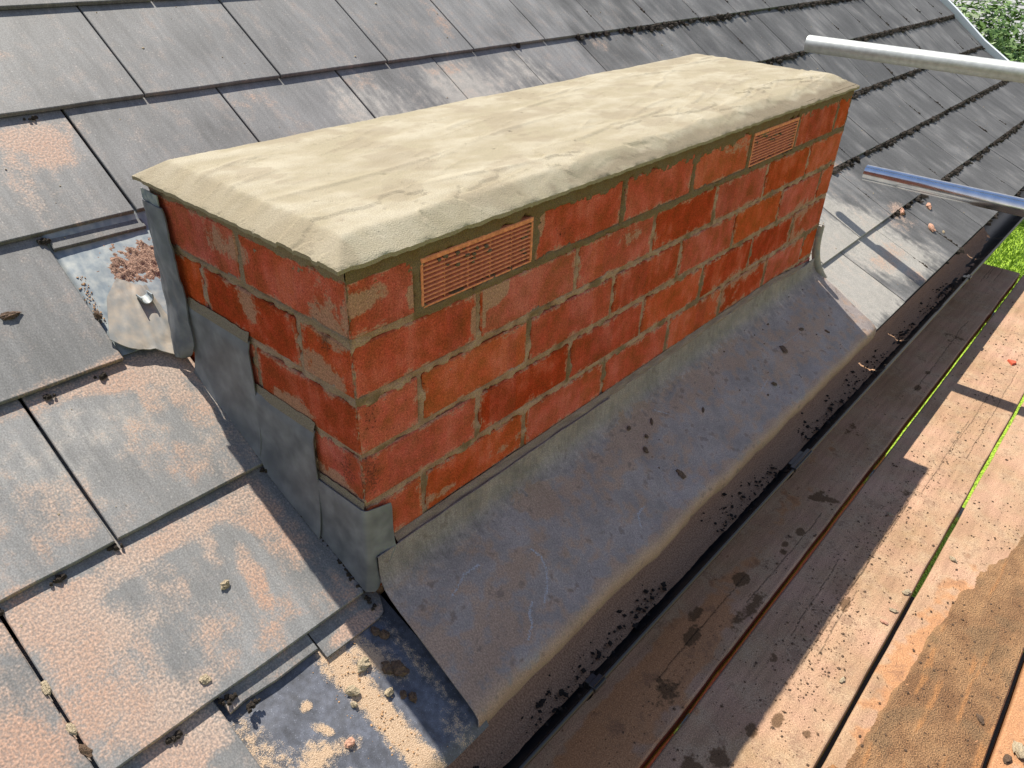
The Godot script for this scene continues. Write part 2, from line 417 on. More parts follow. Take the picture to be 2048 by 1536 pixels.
func lead_map() -> ImageTexture:
	# apron: u along x (0 .. 1.6 m), v down the profile (0 .. 0.36 m)
	var w := 1280; var h := 288
	var n1 := nbytes(w, h, 0.012, 51, 4); var n2 := nbytes(w, h, 0.04, 52, 5); var n3 := nbytes(w, h, 0.33, 53, 2); var n4 := nbytes(w, h, 0.10, 54, 3, 1, 9); var n5 := nbytes(w, h, 0.02, 55, 4, 2, 1)
	var mud := blobs(w, h, 0.0, 1.6, 0.0, 0.36, [[0.0, 0.16, 0.06, 0.06, 0.8], [0.32, 0.085, 0.05, 0.045, 1.5, 30.0], [0.62, 0.085, 0.10, 0.05, 1.4], [0.2, 0.16, 0.09, 0.03, 0.7], [0.5, 0.12, 0.2, 0.05, 0.5], [0.9, 0.1, 0.3, 0.06, 0.55], [1.25, 0.17, 0.25, 0.07, 0.6], [0.12, 0.2, 0.1, 0.05, 0.5], [0.8, 0.3, 0.9, 0.045, 1.1], [0.3, 0.3, 0.5, 0.045, 1.1], [1.4, 0.3, 0.4, 0.05, 1.0], [0.05, 0.25, 0.06, 0.08, 0.6]])
	var o := PackedByteArray(); o.resize(w * h * 3)
	for k in w * h:
		var f1 := n1[k] / 255.0; var f2 := n2[k] / 255.0; var f3 := n3[k] / 255.0; var f4 := n4[k] / 255.0; var f5 := n5[k] / 255.0
		var v := float(k / w) / h * 0.36
		var g := 150.0 + (f1 - 0.5) * 26.0 + (f2 - 0.5) * 22.0 + (f3 - 0.5) * 20.0
		var r := g * 1.04; var gg := g * 0.98; var b := g * 0.965
		if v < 0.085:
			var us := (f4 - 0.5) * 40.0 - 22.0 * sstep(0.085, 0.055, v + (f2 - 0.5) * 0.05) * sstep(0.35, 0.6, f4)
			r += us; gg += us * 0.97; b += us * 0.94
		var m := sstep(0.46, 0.78, f2 * 0.6 + f5 * 0.45 + mud[k] * 0.42 + (f3 - 0.5) * 0.22 - 0.02) * 0.52 * (1.0 if v > 0.062 + (f2 - 0.5) * 0.05 else 0.25)
		r = lerpf(r, 172.0 + (f3 - 0.5) * 30.0, m); gg = lerpf(gg, 136.0 + (f3 - 0.5) * 28.0, m); b = lerpf(b, 108.0 + (f3 - 0.5) * 26.0, m)
		var d := sstep(0.70, 0.80, f2 * 0.7 + (1.0 - f5) * 0.35 + (f3 - 0.5) * 0.1)
		r = lerpf(r, 92.0, d * 0.4); gg = lerpf(gg, 84.0, d * 0.4); b = lerpf(b, 82.0, d * 0.4)
		o[k * 3] = clampi(int(r), 0, 255); o[k * 3 + 1] = clampi(int(gg), 0, 255); o[k * 3 + 2] = clampi(int(b), 0, 255)
	var im := Image.create_from_data(w, h, false, Image.FORMAT_RGB8, o)
	# scratches through to bright metal: polylines in map metres
	for line in [[[0.250, 0.150], [0.256, 0.168], [0.248, 0.19], [0.226, 0.213], [0.205, 0.225]], [[0.19, 0.212], [0.172, 0.222], [0.165, 0.236], [0.14, 0.25]], [[0.09, 0.13], [0.13, 0.115], [0.16, 0.118]], [[0.46, 0.24], [0.475, 0.22], [0.50, 0.218]], [[0.70, 0.09], [0.73, 0.12]], [[1.2, 0.15], [1.3, 0.155]], [[1.0, 0.2], [1.06, 0.19]]]:
		for s in line.size() - 1:
			for t in 90:
				var p := Vector2(line[s][0], line[s][1]).lerp(Vector2(line[s + 1][0], line[s + 1][1]), t / 90.0) + Vector2(rng.randfn(0, 0.0010), rng.randfn(0, 0.0010))
				if rng.randf() < 0.6: im.set_pixel(clampi(int(p.x / 1.6 * w), 0, w - 1), clampi(int(p.y / 0.36 * h), 0, h - 1), Color8(168, 172, 184))
	im.generate_mipmaps()
	return ImageTexture.create_from_image(im)

const BX0 := -0.6
const BX1 := 3.2
const BZ0 := 0.12
const BZ1 := 1.24
func board_map() -> Array:
	var w := 1900; var h := 560; var mm := 0.002
	var n1 := nbytes(w, h, 0.008, 61, 4); var n2 := nbytes(w, h, 0.045, 62, 5); var n3 := nbytes(w, h, 0.36, 63, 2); var n4 := nbytes(w, h, 0.11, 64, 4, 14, 1); var n5 := nbytes(w, h, 0.02, 65, 4); var n6 := nbytes(w, h, 0.2, 66, 3)
	var wet := blobs(w, h, BX0, BX1, BZ0, BZ1, [[1.155, 0.305, 0.045, 0.016, 2.0, 60.0], [0.61, 0.25, 0.03, 0.015, 1.6], [0.763, 0.278, 0.03, 0.02, 2.0], [0.91, 0.31, 0.014, 0.010, 2.0], [0.935, 0.302, 0.014, 0.009, 2.0], [1.0, 0.312, 0.022, 0.013, 2.0], [0.56, 0.275, 0.04, 0.02, 1.5], [0.85, 0.474, 0.03, 0.014, 1.8], [0.5, 0.484, 0.02, 0.012, 2.0], [0.45, 0.46, 0.02, 0.014, 1.6], [0.51, 0.535, 0.012, 0.010, 1.5], [1.88, 0.314, 0.022, 0.011, 2.2], [2.0, 0.309, 0.018, 0.010, 2.0], [1.17, 0.29, 0.03, 0.012, 1.4], [0.42, 0.3, 0.05, 0.03, 1.2], [0.3, 0.42, 0.05, 0.03, 1.4], [0.36, 0.44, 0.03, 0.02, 1.6], [0.62, 0.42, 0.016, 0.010, 1.4], [1.33, 0.45, 0.02, 0.012, 0.9], [0.7, 0.33, 0.1, 0.02, 0.9], [1.5, 0.25, 0.06, 0.03, 0.8], [2.3, 0.3, 0.1, 0.04, 0.6]])
	var sand := blobs(w, h, BX0, BX1, BZ0, BZ1, [[0.75, 0.72, 0.55, 0.17, 1.2], [0.3, 0.9, 0.5, 0.1, 0.8], [0.2, 0.3, 0.6, 0.09, 0.9], [0.45, 0.27, 0.4, 0.06, 0.9], [1.0, 0.26, 0.4, 0.03, 0.5], [1.3, 0.22, 0.3, 0.04, 0.4]])
	var crumb := blobs(w, h, BX0, BX1, BZ0, BZ1, [[1.0, 0.45, 0.5, 0.10, 0.8], [0.6, 0.5, 0.3, 0.08, 0.7], [1.5, 0.5, 0.5, 0.1, 0.7], [2.2, 0.5, 0.5, 0.1, 0.6], [0.5, 0.3, 0.3, 0.07, 0.5], [1.2, 0.7, 0.4, 0.1, 0.4], [0.8, 0.9, 0.5, 0.1, 0.6]])
	var o := PackedByteArray(); o.resize(w * h * 3); var hg := PackedByteArray(); hg.resize(w * h)
	for j in h:
		var z := BZ0 + 0.002 * j
		for i in w:
			var k := j * w + i
			var f1 := n1[k] / 255.0; var f2 := n2[k] / 255.0; var f3 := n3[k] / 255.0; var f4 := n4[k] / 255.0; var f5 := n5[k] / 255.0; var f6 := n6[k] / 255.0
			# dusty sawn timber
			var g := 1.0 + (f4 - 0.5) * 0.15 + (f1 - 0.5) * 0.18 + (f3 - 0.5) * 0.14
			var r := 180.0 * g; var gg := 148.0 * (g + (f5 - 0.5) * 0.05); var b := 122.0 * (g + (f1 - 0.5) * 0.08)
			if f4 > 0.86 and f2 > 0.55: r *= 0.80; gg *= 0.77; b *= 0.75
			# pale dried mortar wash
			var pm := sstep(0.50, 0.74, f5 * 0.65 + f2 * 0.4 + (f3 - 0.5) * 0.2) * 0.55
			r = lerpf(r, 192.0, pm); gg = lerpf(gg, 168.0, pm); b = lerpf(b, 142.0, pm)
			var sa := sstep(0.42, 0.78, sand[k] + (f5 - 0.5) * 1.0 + (f2 - 0.5) * 0.6) * 0.78
			if sand[k] > 0.0:
				r = lerpf(r, 190.0 + (f3 - 0.5) * 40.0, sa); gg = lerpf(gg, 138.0 + (f3 - 0.5) * 36.0, sa); b = lerpf(b, 98.0 + (f3 - 0.5) * 30.0, sa)
			var dk := sstep(0.54, 0.74, f2 * 0.75 + (f5 - 0.5) * 0.5 + crumb[k] * 0.12 + (f3 - 0.5) * 0.55 + (f6 - 0.5) * 0.3) * 0.42
			r = lerpf(r, 122.0, dk); gg = lerpf(gg, 92.0, dk); b = lerpf(b, 76.0, dk)
			var ws := sstep(0.42, 0.80, wet[k] * 0.8 + (f2 - 0.5) * 1.5 + (f6 - 0.5) * 0.8 + (f3 - 0.5) * 0.3)
			if wet[k] > 0.0: r = lerpf(r, 98.0, ws * 0.78); gg = lerpf(gg, 76.0, ws * 0.78); b = lerpf(b, 56.0, ws * 0.78)
			if f6 * 0.55 + f3 * 0.45 + crumb[k] * 0.09 > 0.80: r *= 0.50; gg *= 0.46; b *= 0.42
			o[k * 3] = clampi(int(r), 0, 255); o[k * 3 + 1] = clampi(int(gg), 0, 255); o[k * 3 + 2] = clampi(int(b), 0, 255)
			hg[k] = clampi(int(110.0 + (f4 - 0.5) * 70.0 + (f3 - 0.5) * 60.0 + (f2 - 0.5) * 40.0), 0, 255)
	# drying splits along the grain
	for k in 26:
		var x := rng.randf_range(-0.4, 3.0); var z: float = [0.17, 0.38, 0.60, 0.81][k % 4] + rng.randf_range(0.0, 0.15); var n := rng.randi_range(60, 420)
		var dz := rng.randf_range(-0.012, 0.012) / 400.0
		for q in n:
			x += 0.002; z += dz + rng.randfn(0, 0.00035)
			var i := int((x - BX0) / 0.002); var jj := int((z - BZ0) / 0.002)
			if i < 0 or i >= w or jj < 0 or jj >= h or rng.randf() < 0.12: continue
			var kk := jj * w + i
			for c in 3: o[kk * 3 + c] = int(o[kk * 3 + c] * 0.62)
			hg[kk] = 20
	return [tex(w, h, o), tex(w, h, hg, Image.FORMAT_L8)]

func sheet_map() -> Array:
	# the bare lead sheet by the eaves with sand lying on it: x -0.26 .. 0.02, z -0.03 .. 0.26
	var w := 448; var h := 464
	var n1 := nbytes(w, h, 0.014, 71, 4); var n2 := nbytes(w, h, 0.05, 72, 5); var n3 := nbytes(w, h, 0.40, 73, 2); var n5 := nbytes(w, h, 0.16, 75, 3)
	var sand := blobs(w, h, -0.26, 0.02, -0.03, 0.26, [[-0.098, 0.045, 0.03, 0.045, 2.2], [-0.096, 0.10, 0.024, 0.06, 2.4], [-0.094, 0.16, 0.024, 0.06, 2.4], [-0.092, 0.22, 0.026, 0.05, 2.4], [-0.06, 0.055, 0.018, 0.04, 1.8], [-0.045, 0.085, 0.02, 0.035, 1.3], [-0.245, 0.05, 0.03, 0.04, 1.0], [-0.235, 0.10, 0.03, 0.04, 1.1], [-0.2, 0.125, 0.03, 0.02, 1.2], [-0.165, 0.06, 0.010, 0.008, 2.4], [-0.165, 0.095, 0.008, 0.018, 2.0, -30.0], [-0.19, 0.11, 0.025, 0.02, 1.4], [-0.16, 0.125, 0.03, 0.012, 1.5, 20.0], [-0.2, 0.17, 0.05, 0.03, 1.0], [-0.012, 0.11, 0.010, 0.10, 0.9], [-0.03, 0.2, 0.02, 0.03, 0.8]])
	var o := PackedByteArray(); o.resize(w * h * 3); var hg := PackedByteArray(); hg.resize(w * h)
	for k in w * h:
		var f1 := n1[k] / 255.0; var f2 := n2[k] / 255.0; var f3 := n3[k] / 255.0; var f5 := n5[k] / 255.0
		var g := 74.0 + (f1 - 0.5) * 30.0 + (f2 - 0.5) * 26.0 + (f3 - 0.5) * 34.0
		var r := g * 0.98; var gg := g * 1.03; var b := g * 1.16
		if f3 > 0.86 and f2 > 0.42: r += 60.0; gg += 60.0; b += 58.0
		var s := sstep(0.15, 1.15, sand[k] * 0.72 + (f2 - 0.5) * 1.2 + (f5 - 0.5) * 0.7 + (f3 - 0.5) * 1.3) if sand[k] > 0.0 else 0.0
		if s > 0.0:
			var sp := (f3 - 0.5) * 60.0 + (f5 - 0.5) * 20.0
			r = lerpf(r, 164.0 + sp, s); gg = lerpf(gg, 140.0 + sp, s); b = lerpf(b, 114.0 + sp, s)
		o[k * 3] = clampi(int(r), 0, 255); o[k * 3 + 1] = clampi(int(gg), 0, 255); o[k * 3 + 2] = clampi(int(b), 0, 255)
		hg[k] = clampi(int(60.0 + (f2 - 0.5) * 16.0 + s * (70.0 + (f3 - 0.5) * 150.0)), 0, 255)
	return [tex(w, h, o), tex(w, h, hg, Image.FORMAT_L8)]

func materials() -> void:
	var fine := noise_tex(256, 0.16, 1, Color(0.72, 0.72, 0.72), Color(1, 1, 1), 3)
	var finer := noise_tex(256, 0.30, 2, Color(0.55, 0.55, 0.55), Color(1, 1, 1), 2)
	var bump := noise_tex(256, 0.22, 4, Color(0, 0, 0), Color(1, 1, 1), 3)
	var soft := noise_tex(256, 0.03, 6, Color(0.3, 0.3, 0.3), Color(0.8, 0.8, 0.8), 5)
	var dust := [[0.02, -0.94, 0.02, 0.02, 1.0], [0.0, -0.80, 0.09, 0.035, 1.2], [-0.03, -0.775, 0.07, 0.05, 1.0, 20.0], [0.0, -0.755, 0.05, 0.03, 0.9], [-0.06, -0.70, 0.05, 0.09, 0.6],
		[-0.22, -0.43, 0.12, 0.02, 1.1], [-0.11, -0.425, 0.09, 0.025, 1.6], [-0.04, -0.415, 0.06, 0.035, 2.2], [-0.06, -0.385, 0.025, 0.045, 1.5], [-0.095, -0.38, 0.02, 0.04, 1.2], [-0.05, -0.34, 0.03, 0.05, 1.0], [-0.10, -0.27, 0.03, 0.04, 0.8], [-0.13, -0.31, 0.08, 0.07, 0.55], [-0.02, -0.33, 0.025, 0.1, 0.9], [-0.05, -0.25, 0.04, 0.05, 0.6], [-0.12, -0.41, 0.03, 0.02, 0.9],
		[-0.35, -0.19, 0.07, 0.04, 2.0], [-0.33, -0.15, 0.06, 0.06, 1.3], [-0.25, -0.195, 0.08, 0.025, 1.6], [-0.16, -0.20, 0.09, 0.022, 1.6], [-0.07, -0.185, 0.05, 0.05, 1.6], [-0.06, -0.12, 0.04, 0.06, 1.3], [-0.125, -0.10, 0.018, 0.06, 1.7, 12.0], [-0.15, -0.16, 0.016, 0.04, 1.3, 10.0], [-0.22, -0.14, 0.03, 0.05, 1.0], [-0.28, -0.12, 0.05, 0.05, 0.9], [-0.33, -0.05, 0.08, 0.05, 1.2], [-0.30, -0.02, 0.08, 0.03, 1.2], [-0.2, -0.07, 0.05, 0.03, 0.8], [-0.12, -0.04, 0.05, 0.03, 0.7], [-0.36, -0.10, 0.04, 0.06, 0.9], [-0.24, -0.03, 0.05, 0.03, 0.7], [-0.16, -0.02, 0.03, 0.02, 0.8], [-0.05, -0.02, 0.04, 0.04, 0.9],
		[-0.30, 0.02, 0.09, 0.03, 2.2], [-0.34, 0.05, 0.06, 0.04, 1.2], [-0.28, -0.29, 0.06, 0.05, 0.9], [-0.30, -0.25, 0.06, 0.03, 0.9], [-0.34, -0.33, 0.06, 0.06, 0.6], [-0.42, -0.10, 0.05, 0.12, 1.0], [-0.46, -0.05, 0.06, 0.10, 1.2], [-0.44, -0.20, 0.06, 0.03, 1.3], [-0.5, -0.15, 0.08, 0.1, 0.9], [-0.05, 0.02, 0.06, 0.014, 2.2], [-0.17, 0.01, 0.07, 0.02, 0.4],
		[0.68, -0.80, 0.06, 0.03, 0.8], [0.95, -0.80, 0.08, 0.02, 0.7], [1.6, -0.80, 0.06, 0.03, 0.8], [0.4, -0.8, 0.06, 0.03, 0.5], [1.05, -0.93, 0.03, 0.1, 0.6]]
	var cement := [[0.66, -0.74, 0.14, 0.10, 0.8], [0.95, -0.73, 0.17, 0.11, 1.0], [1.2, -0.75, 0.14, 0.09, 0.7], [1.7, -0.10, 0.30, 0.16, 1.3], [1.75, 0.1, 0.30, 0.16, 1.5], [1.9, 0.0, 0.2, 0.1, 0.8], [-0.2, -0.35, 0.3, 0.1, 0.35], [1.62, -0.3, 0.12, 0.12, 0.9]]
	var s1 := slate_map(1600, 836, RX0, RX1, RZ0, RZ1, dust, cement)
	var far_dust := [[2.0, 0.09, 0.16, 0.05, 1.0], [2.33, -0.01, 0.07, 0.03, 1.5], [2.3, 0.03, 0.10, 0.05, 0.7], [2.0, 0.18, 0.06, 0.04, 1.0], [2.25, -0.22, 0.1, 0.02, 0.6]]
	var far_cem := [[2.0, 0.03, 0.24, 0.18, 1.4], [1.96, -0.16, 0.14, 0.14, 1.2], [2.15, 0.16, 0.18, 0.09, 0.7]]
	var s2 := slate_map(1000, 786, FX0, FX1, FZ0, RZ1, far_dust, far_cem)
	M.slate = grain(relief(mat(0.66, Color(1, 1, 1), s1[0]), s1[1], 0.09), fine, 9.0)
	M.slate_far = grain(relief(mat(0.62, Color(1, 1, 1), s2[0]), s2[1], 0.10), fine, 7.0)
	for k in ["slate", "slate_far"]: M[k].metallic_specular = 0.45
	M.underlay = mat(0.9, Color(0.10, 0.10, 0.11))
	var bk := brick_map()
	M.brick = grain(relief(mat(0.95, Color(1, 1, 1), bk[0]), bk[1], 0.07), fine, 11.0)
	M.brick.metallic_specular = 0.15
	M.mortar = tri(relief(mat(0.95, Color(1, 1, 1), fine), bump, 0.10), 9.0); M.mortar.vertex_color_use_as_albedo = true
	M.cap = tri(relief(mat(0.95, Color(1, 1, 1), noise_tex(512, 0.17, 12, Color(0.80, 0.80, 0.80), Color(1, 1, 1), 3)), noise_tex(512, 0.24, 13, Color(0, 0, 0), Color(1, 1, 1), 2), 0.08), 5.0); M.cap.vertex_color_use_as_albedo = true
	M.terracotta = tri(relief(mat(0.85, Color8(214, 132, 92), noise_tex(256, 0.05, 14, Color(0.80, 0.78, 0.76), Color(1, 1, 1), 5)), bump, 0.03), 8.0)
	M.dark = mat(0.95, Color(0.05, 0.04, 0.04))
	M.lead_apron = grain(relief(mat(0.50, Color(1, 1, 1), lead_map()), soft, 0.0), fine, 8.0); M.lead_apron.heightmap_enabled = false; M.lead_apron.roughness = 0.62; M.lead_apron.metallic_specular = 0.35
	M.lead = tri(relief(mat(0.48, Color(1, 1, 1), noise_tex(512, 0.022, 15, Color8(82, 86, 93), Color8(116, 120, 126), 6)), soft, 0.03), 2.0); M.lead.metallic = 0.15
	M.lead_pale = tri(relief(mat(0.55, Color(1, 1, 1), noise_tex(512, 0.02, 16, Color8(92, 106, 118), Color8(150, 154, 152), 6)), soft, 0.03), 5.0); M.lead_pale.metallic = 0.1
	M.lead_dusty = tri(relief(mat(0.7, Color(1, 1, 1), noise_tex(512, 0.018, 17, Color8(108, 112, 114), Color8(156, 142, 126), 6)), soft, 0.02), 4.0)
	var sh := sheet_map()
	M.lead_sheet = relief(mat(0.60, Color(1, 1, 1), sh[0]), sh[1], 0.22)
	M.plastic = tri(relief(mat(0.42, Color(0.09, 0.095, 0.105)), soft, 0.02), 3.0)
	M.silt = tri(relief(mat(0.95, Color(1, 1, 1), noise_tex(512, 0.06, 18, Color8(122, 94, 72), Color8(204, 164, 132), 6)), bump, 0.12), 9.0)
	var bm := board_map()
	M.board = grain(relief(mat(0.9, Color(1, 1, 1), bm[0]), bm[1], 0.14), fine, 8.0)
	M.board.metallic_specular = 0.25
	M.stain = tri(mat(0.8, Color8(170, 70, 34), fine), 6.0)
	M.sand = tri(relief(mat(0.96, Color(1, 1, 1), noise_tex(512, 0.20, 19, Color(0.50, 0.47, 0.44), Color(1, 1, 1), 4)), noise_tex(512, 0.20, 19, Color(0, 0, 0), Color(1, 1, 1), 4), 0.30), 3.0); M.sand.vertex_color_use_as_albedo = true
	M.heap = tri(relief(mat(0.96, Color(1, 1, 1), noise_tex(256, 0.12, 33, Color8(112, 88, 76), Color8(186, 152, 132), 4)), bump, 0.3), 12.0)
	M.steel = tri(relief(mat(0.34, Color(1, 1, 1), noise_tex(512, 0.03, 20, Color8(174, 178, 176), Color8(200, 204, 202), 6)), soft, 0.0), 3.0); M.steel.heightmap_enabled = false; M.steel.metallic = 0.6; M.steel.roughness = 0.46
	M.steel_bright = tri(mat(0.16, Color(1, 1, 1), noise_tex(256, 0.03, 21, Color8(196, 200, 206), Color8(226, 228, 230), 5)), 3.0); M.steel_bright.metallic = 0.95
	M.lump = tri(relief(mat(0.96, Color(1, 1, 1), noise_tex(256, 0.08, 22, Color8(136, 122, 100), Color8(188, 174, 148), 5)), bump, 0.2), 14.0)
	M.lump_dark = tri(relief(mat(0.85, Color(1, 1, 1), noise_tex(256, 0.08, 24, Color8(62, 47, 36), Color8(104, 82, 62), 5)), bump, 0.12), 14.0)
	M.lump_brick = tri(relief(mat(0.92, Color(1, 1, 1), noise_tex(256, 0.08, 25, Color8(158, 112, 92), Color8(196, 160, 138), 5)), bump, 0.15), 14.0)
	M.lump_sand = tri(mat(0.96, Color(1, 1, 1), noise_tex(256, 0.2, 34, Color8(140, 106, 74), Color8(200, 164, 124), 3)), 14.0)
	M.moss = tri(relief(mat(0.97, Color(1, 1, 1), noise_tex(256, 0.10, 26, Color8(26, 22, 19), Color8(66, 54, 42), 5)), bump, 0.3), 14.0)
	M.house_brick = tri(mat(0.9, Color(1, 1, 1), noise_tex(256, 0.05, 27, Color8(110, 44, 26), Color8(164, 74, 44), 5)), 2.0)
	M.strip_shade = tri(mat(0.95, Color8(58, 50, 42), fine), 3.0)  # dark tone that stands in for shade on the ground
	M.white = mat(0.5, Color(0.80, 0.83, 0.86))
	M.grass = tri(relief(mat(0.95, Color(1, 1, 1), noise_tex(512, 0.06, 28, Color8(104, 138, 22), Color8(158, 186, 56), 6)), bump, 2.0), 0.9)
	M.leaf = mat(0.55, Color(1, 1, 1)); M.leaf.vertex_color_use_as_albedo = true; M.leaf.backlight = Color(0.25, 0.35, 0.08); M.leaf.cull_mode = BaseMaterial3D.CULL_DISABLED
	M.bark = tri(mat(0.95, Color8(92, 78, 62), fine), 4.0)
	M.far_slate = tri(relief(mat(0.8, Color(1, 1, 1), noise_tex(256, 0.08, 29, Color8(120, 122, 126), Color8(168, 170, 172), 4)), bump, 0.4), 1.2)
	M.render_wall = tri(mat(0.9, Color8(206, 200, 188), fine), 1.0)

# ------------------------------------------------------------------ garden and neighbours
func surroundings() -> void:
	var g := PlaneMesh.new(); g.size = Vector2(400, 400)
	tag(put("ground", g, M.grass, null, Vector3(0, GROUND, 0)), "short green lawn around the house", "", "", "structure")
	var pa := Surf.new(); pa.cbox(Vector3(-4.0, GROUND - 0.1, -0.125), Vector3(3.7, GROUND + 0.02, 1.35), 0.005)  # added dark strip: paints the ground shade seen through the board gaps
	tag(put("shade_strip", pa.mesh(), M.strip_shade), "added dark strip beside the house wall standing in for shade on the ground", "", "", "structure")
	# short blades over the piece of lawn that shows past the gutter
	var s := Surf.new()
	for i in 26000:
		var p := Vector3(rng.randf_range(7.5, 14.5), GROUND, rng.randf_range(-1.8, 1.2))
		var a := rng.randf() * TAU; var w := rng.randf_range(0.006, 0.012); var h := rng.randf_range(0.03, 0.07)
		var d := Vector3(cos(a) * w, 0, sin(a) * w)
		var k := rng.randf()
		s.col = Color(0.13 + 0.10 * k, 0.24 + 0.12 * k, 0.015 + 0.02 * k)
		s.tri_out(p - d, p + d, p + Vector3(rng.randf_range(-0.03, 0.03), h, rng.randf_range(-0.03, 0.03)), p - Vector3(d.z, 0.1, -d.x) * 3.0)
	tag(put("grass_blades", s.mesh(), M.leaf), "mown green grass blades on the lawn beyond the gutter", "grass", "", "stuff")
	# leafy bushes in front of the neighbour's roof
	bush(Vector3(13.6, GROUND, -2.3), Vector3(1.6, 0.85, 1.3), 1.95, "broad leafy green bush beyond the far end of the roof", 5)
	bush(Vector3(12.9, GROUND, -1.55), Vector3(1.1, 0.7, 0.9), 1.50, "lower leafy green bush just above the upper steel tube", 6)
	# neighbour's house
	var n := thing("neighbour_house", Vector3(21.6, GROUND - 0.45, -4))
	tag(n, "neighbouring house with a pale grey slate roof behind the bushes", "house", "")
	var w := BoxMesh.new(); w.size = Vector3(7.0, 2.3, 16.0)
	put("wall", w, M.render_wall, n, Vector3(0.2, 1.15, 0))
	var r := Surf.new()
	for sd in [-1, 1]:
		var e := Vector3(4.1 * sd, 2.1, 0); var t := Vector3(0, 4.6, 0)
		r.quad_out(e + Vector3(0, 0, -8.4), e + Vector3(0, 0, 8.4), t + Vector3(0, 0, 8.4), t + Vector3(0, 0, -8.4), Vector3(0, 0, 0))
	r.quad_out(Vector3(-4.1, 2.1, 8.4), Vector3(4.1, 2.1, 8.4), Vector3(0, 4.6, 8.4), Vector3(0, 4.6, 8.4), Vector3.ZERO)
	r.quad_out(Vector3(-4.1, 2.1, -8.4), Vector3(4.1, 2.1, -8.4), Vector3(0, 4.6, -8.4), Vector3(0, 4.6, -8.4), Vector3.ZERO)
	put("roof", r.mesh(), M.far_slate, n)
	for k in 22:
		var f := k / 22.0
		var c := Surf.new()
		var a := Vector3(-4.14, 2.10, 0).lerp(Vector3(0, 4.62, 0), f) + Vector3(-0.01, 0.03, 0)
		var b := Vector3(-4.14, 2.10, 0).lerp(Vector3(0, 4.62, 0), f + 1.0 / 22.0) + Vector3(-0.005, 0.008, 0)
		var dz := Vector3(0, 0, 8.38)
		c.quad_out(a - dz, a + dz, b + dz, b - dz, Vector3(0, 0, 0))
		c.quad_out(a - dz, a + dz, a + dz - Vector3(-0.01, 0.03, 0), a - dz - Vector3(-0.01, 0.03, 0), Vector3(0, 3, 0))
		put("slate_course", c.mesh(), M.far_slate, n)

func bush(at: Vector3, rad: Vector3, height: float, label: String, sd: int) -> void:
	var t := thing("leafy_bush", at); tag(t, label, "bush", "bushes beyond the roof")
	var r := RandomNumberGenerator.new(); r.seed = sd
	var br := Surf.new()
	for k in 7:
		var a := r.randf() * TAU; var top := Vector3(cos(a) * rad.x * 0.6, height * r.randf_range(0.8, 1.2), sin(a) * rad.z * 0.6)
		for q in 5:
			var a0 := TAU * q / 5.0; var a1 := TAU * (q + 1) / 5.0
			var b0 := Vector3(cos(a0), 0, sin(a0)) * 0.05; var b1 := Vector3(cos(a1), 0, sin(a1)) * 0.05
			br.quad_out(b0, b1, top + b1 * 0.25, top + b0 * 0.25, top * 0.5)
	put("trunk", br.mesh(), M.bark, t)
	var f := FastNoiseLite.new(); f.seed = sd; f.frequency = 1.1
	var s := Surf.new(); var made := 0
	while made < 9000:
		var d := Vector3(r.randfn(), r.randfn(), r.randfn()).normalized()
		var k := pow(r.randf(), 0.45)
		var lobe := 1.0 + 0.5 * f.get_noise_3dv(d * 2.0)
		var p := Vector3(d.x * rad.x, d.y * rad.y, d.z * rad.z) * k * lobe + Vector3(0, height, 0)
		if f.get_noise_3dv(p * 1.6 + Vector3(9, 3, 1)) < -0.16: made += 1; continue
		var l := r.randf_range(0.035, 0.075); var ax := Vector3(r.randfn(), r.randfn() * 0.6, r.randfn()).normalized()
		var up := (d + Vector3(0, 0.6, 0) + Vector3(r.randfn(), r.randfn(), r.randfn()) * 0.5).normalized()
		var sdv := ax.cross(up).normalized() * l * 0.36; ax = up.cross(sdv).normalized() * l
		var g := r.randf()
		s.col = Color(0.035 + 0.07 * g, 0.085 + 0.11 * g, 0.010 + 0.03 * g)
		s.quad_out(p - ax, p + sdv, p + ax, p - sdv, p - up)
		made += 1
	put("crown", s.mesh(), M.leaf, t)

# ------------------------------------------------------------------ the house under the roof
func house() -> void:
	var t := thing("house_walls", Vector3(0, GROUND, 0))
	tag(t, "red brick house wall seen dark through the gap between scaffold boards", "wall")
	var top := -0.66 - GROUND
	for b in [["front_wall", Vector3(ROOF_X0 + 0.1, 0, -0.35), Vector3(VERGE - 0.14, top, -0.13)], ["rear_wall", Vector3(ROOF_X0 + 0.1, 0, -4.4), Vector3(VERGE - 0.14, top, -4.15)], ["gable_wall", Vector3(VERGE - 0.36, 0, -4.148), Vector3(VERGE - 0.141, top, -0.352)], ["gable_wall", Vector3(ROOF_X0 + 0.101, 0, -4.148), Vector3(ROOF_X0 + 0.33, top, -0.352)]]:
		var s := Surf.new(); s.cbox(b[1], b[2], 0.004); put(b[0], s.mesh(), M.house_brick, t)
	var f := Surf.new(); f.cbox(Vector3(ROOF_X0, -0.70, 0.135), Vector3(VERGE, -0.525, 0.157), 0.003)
	tag(put("fascia_board", f.mesh(), M.plastic), "black fascia board behind the gutter", "fascia")
	var so := Surf.new(); so.cbox(Vector3(ROOF_X0, -0.70, -0.128), Vector3(VERGE, -0.688, 0.134), 0.002)
	tag(put("soffit_board", so.mesh(), M.plastic), "black soffit board under the eaves behind the scaffold boards", "soffit")

# ------------------------------------------------------------------ slates



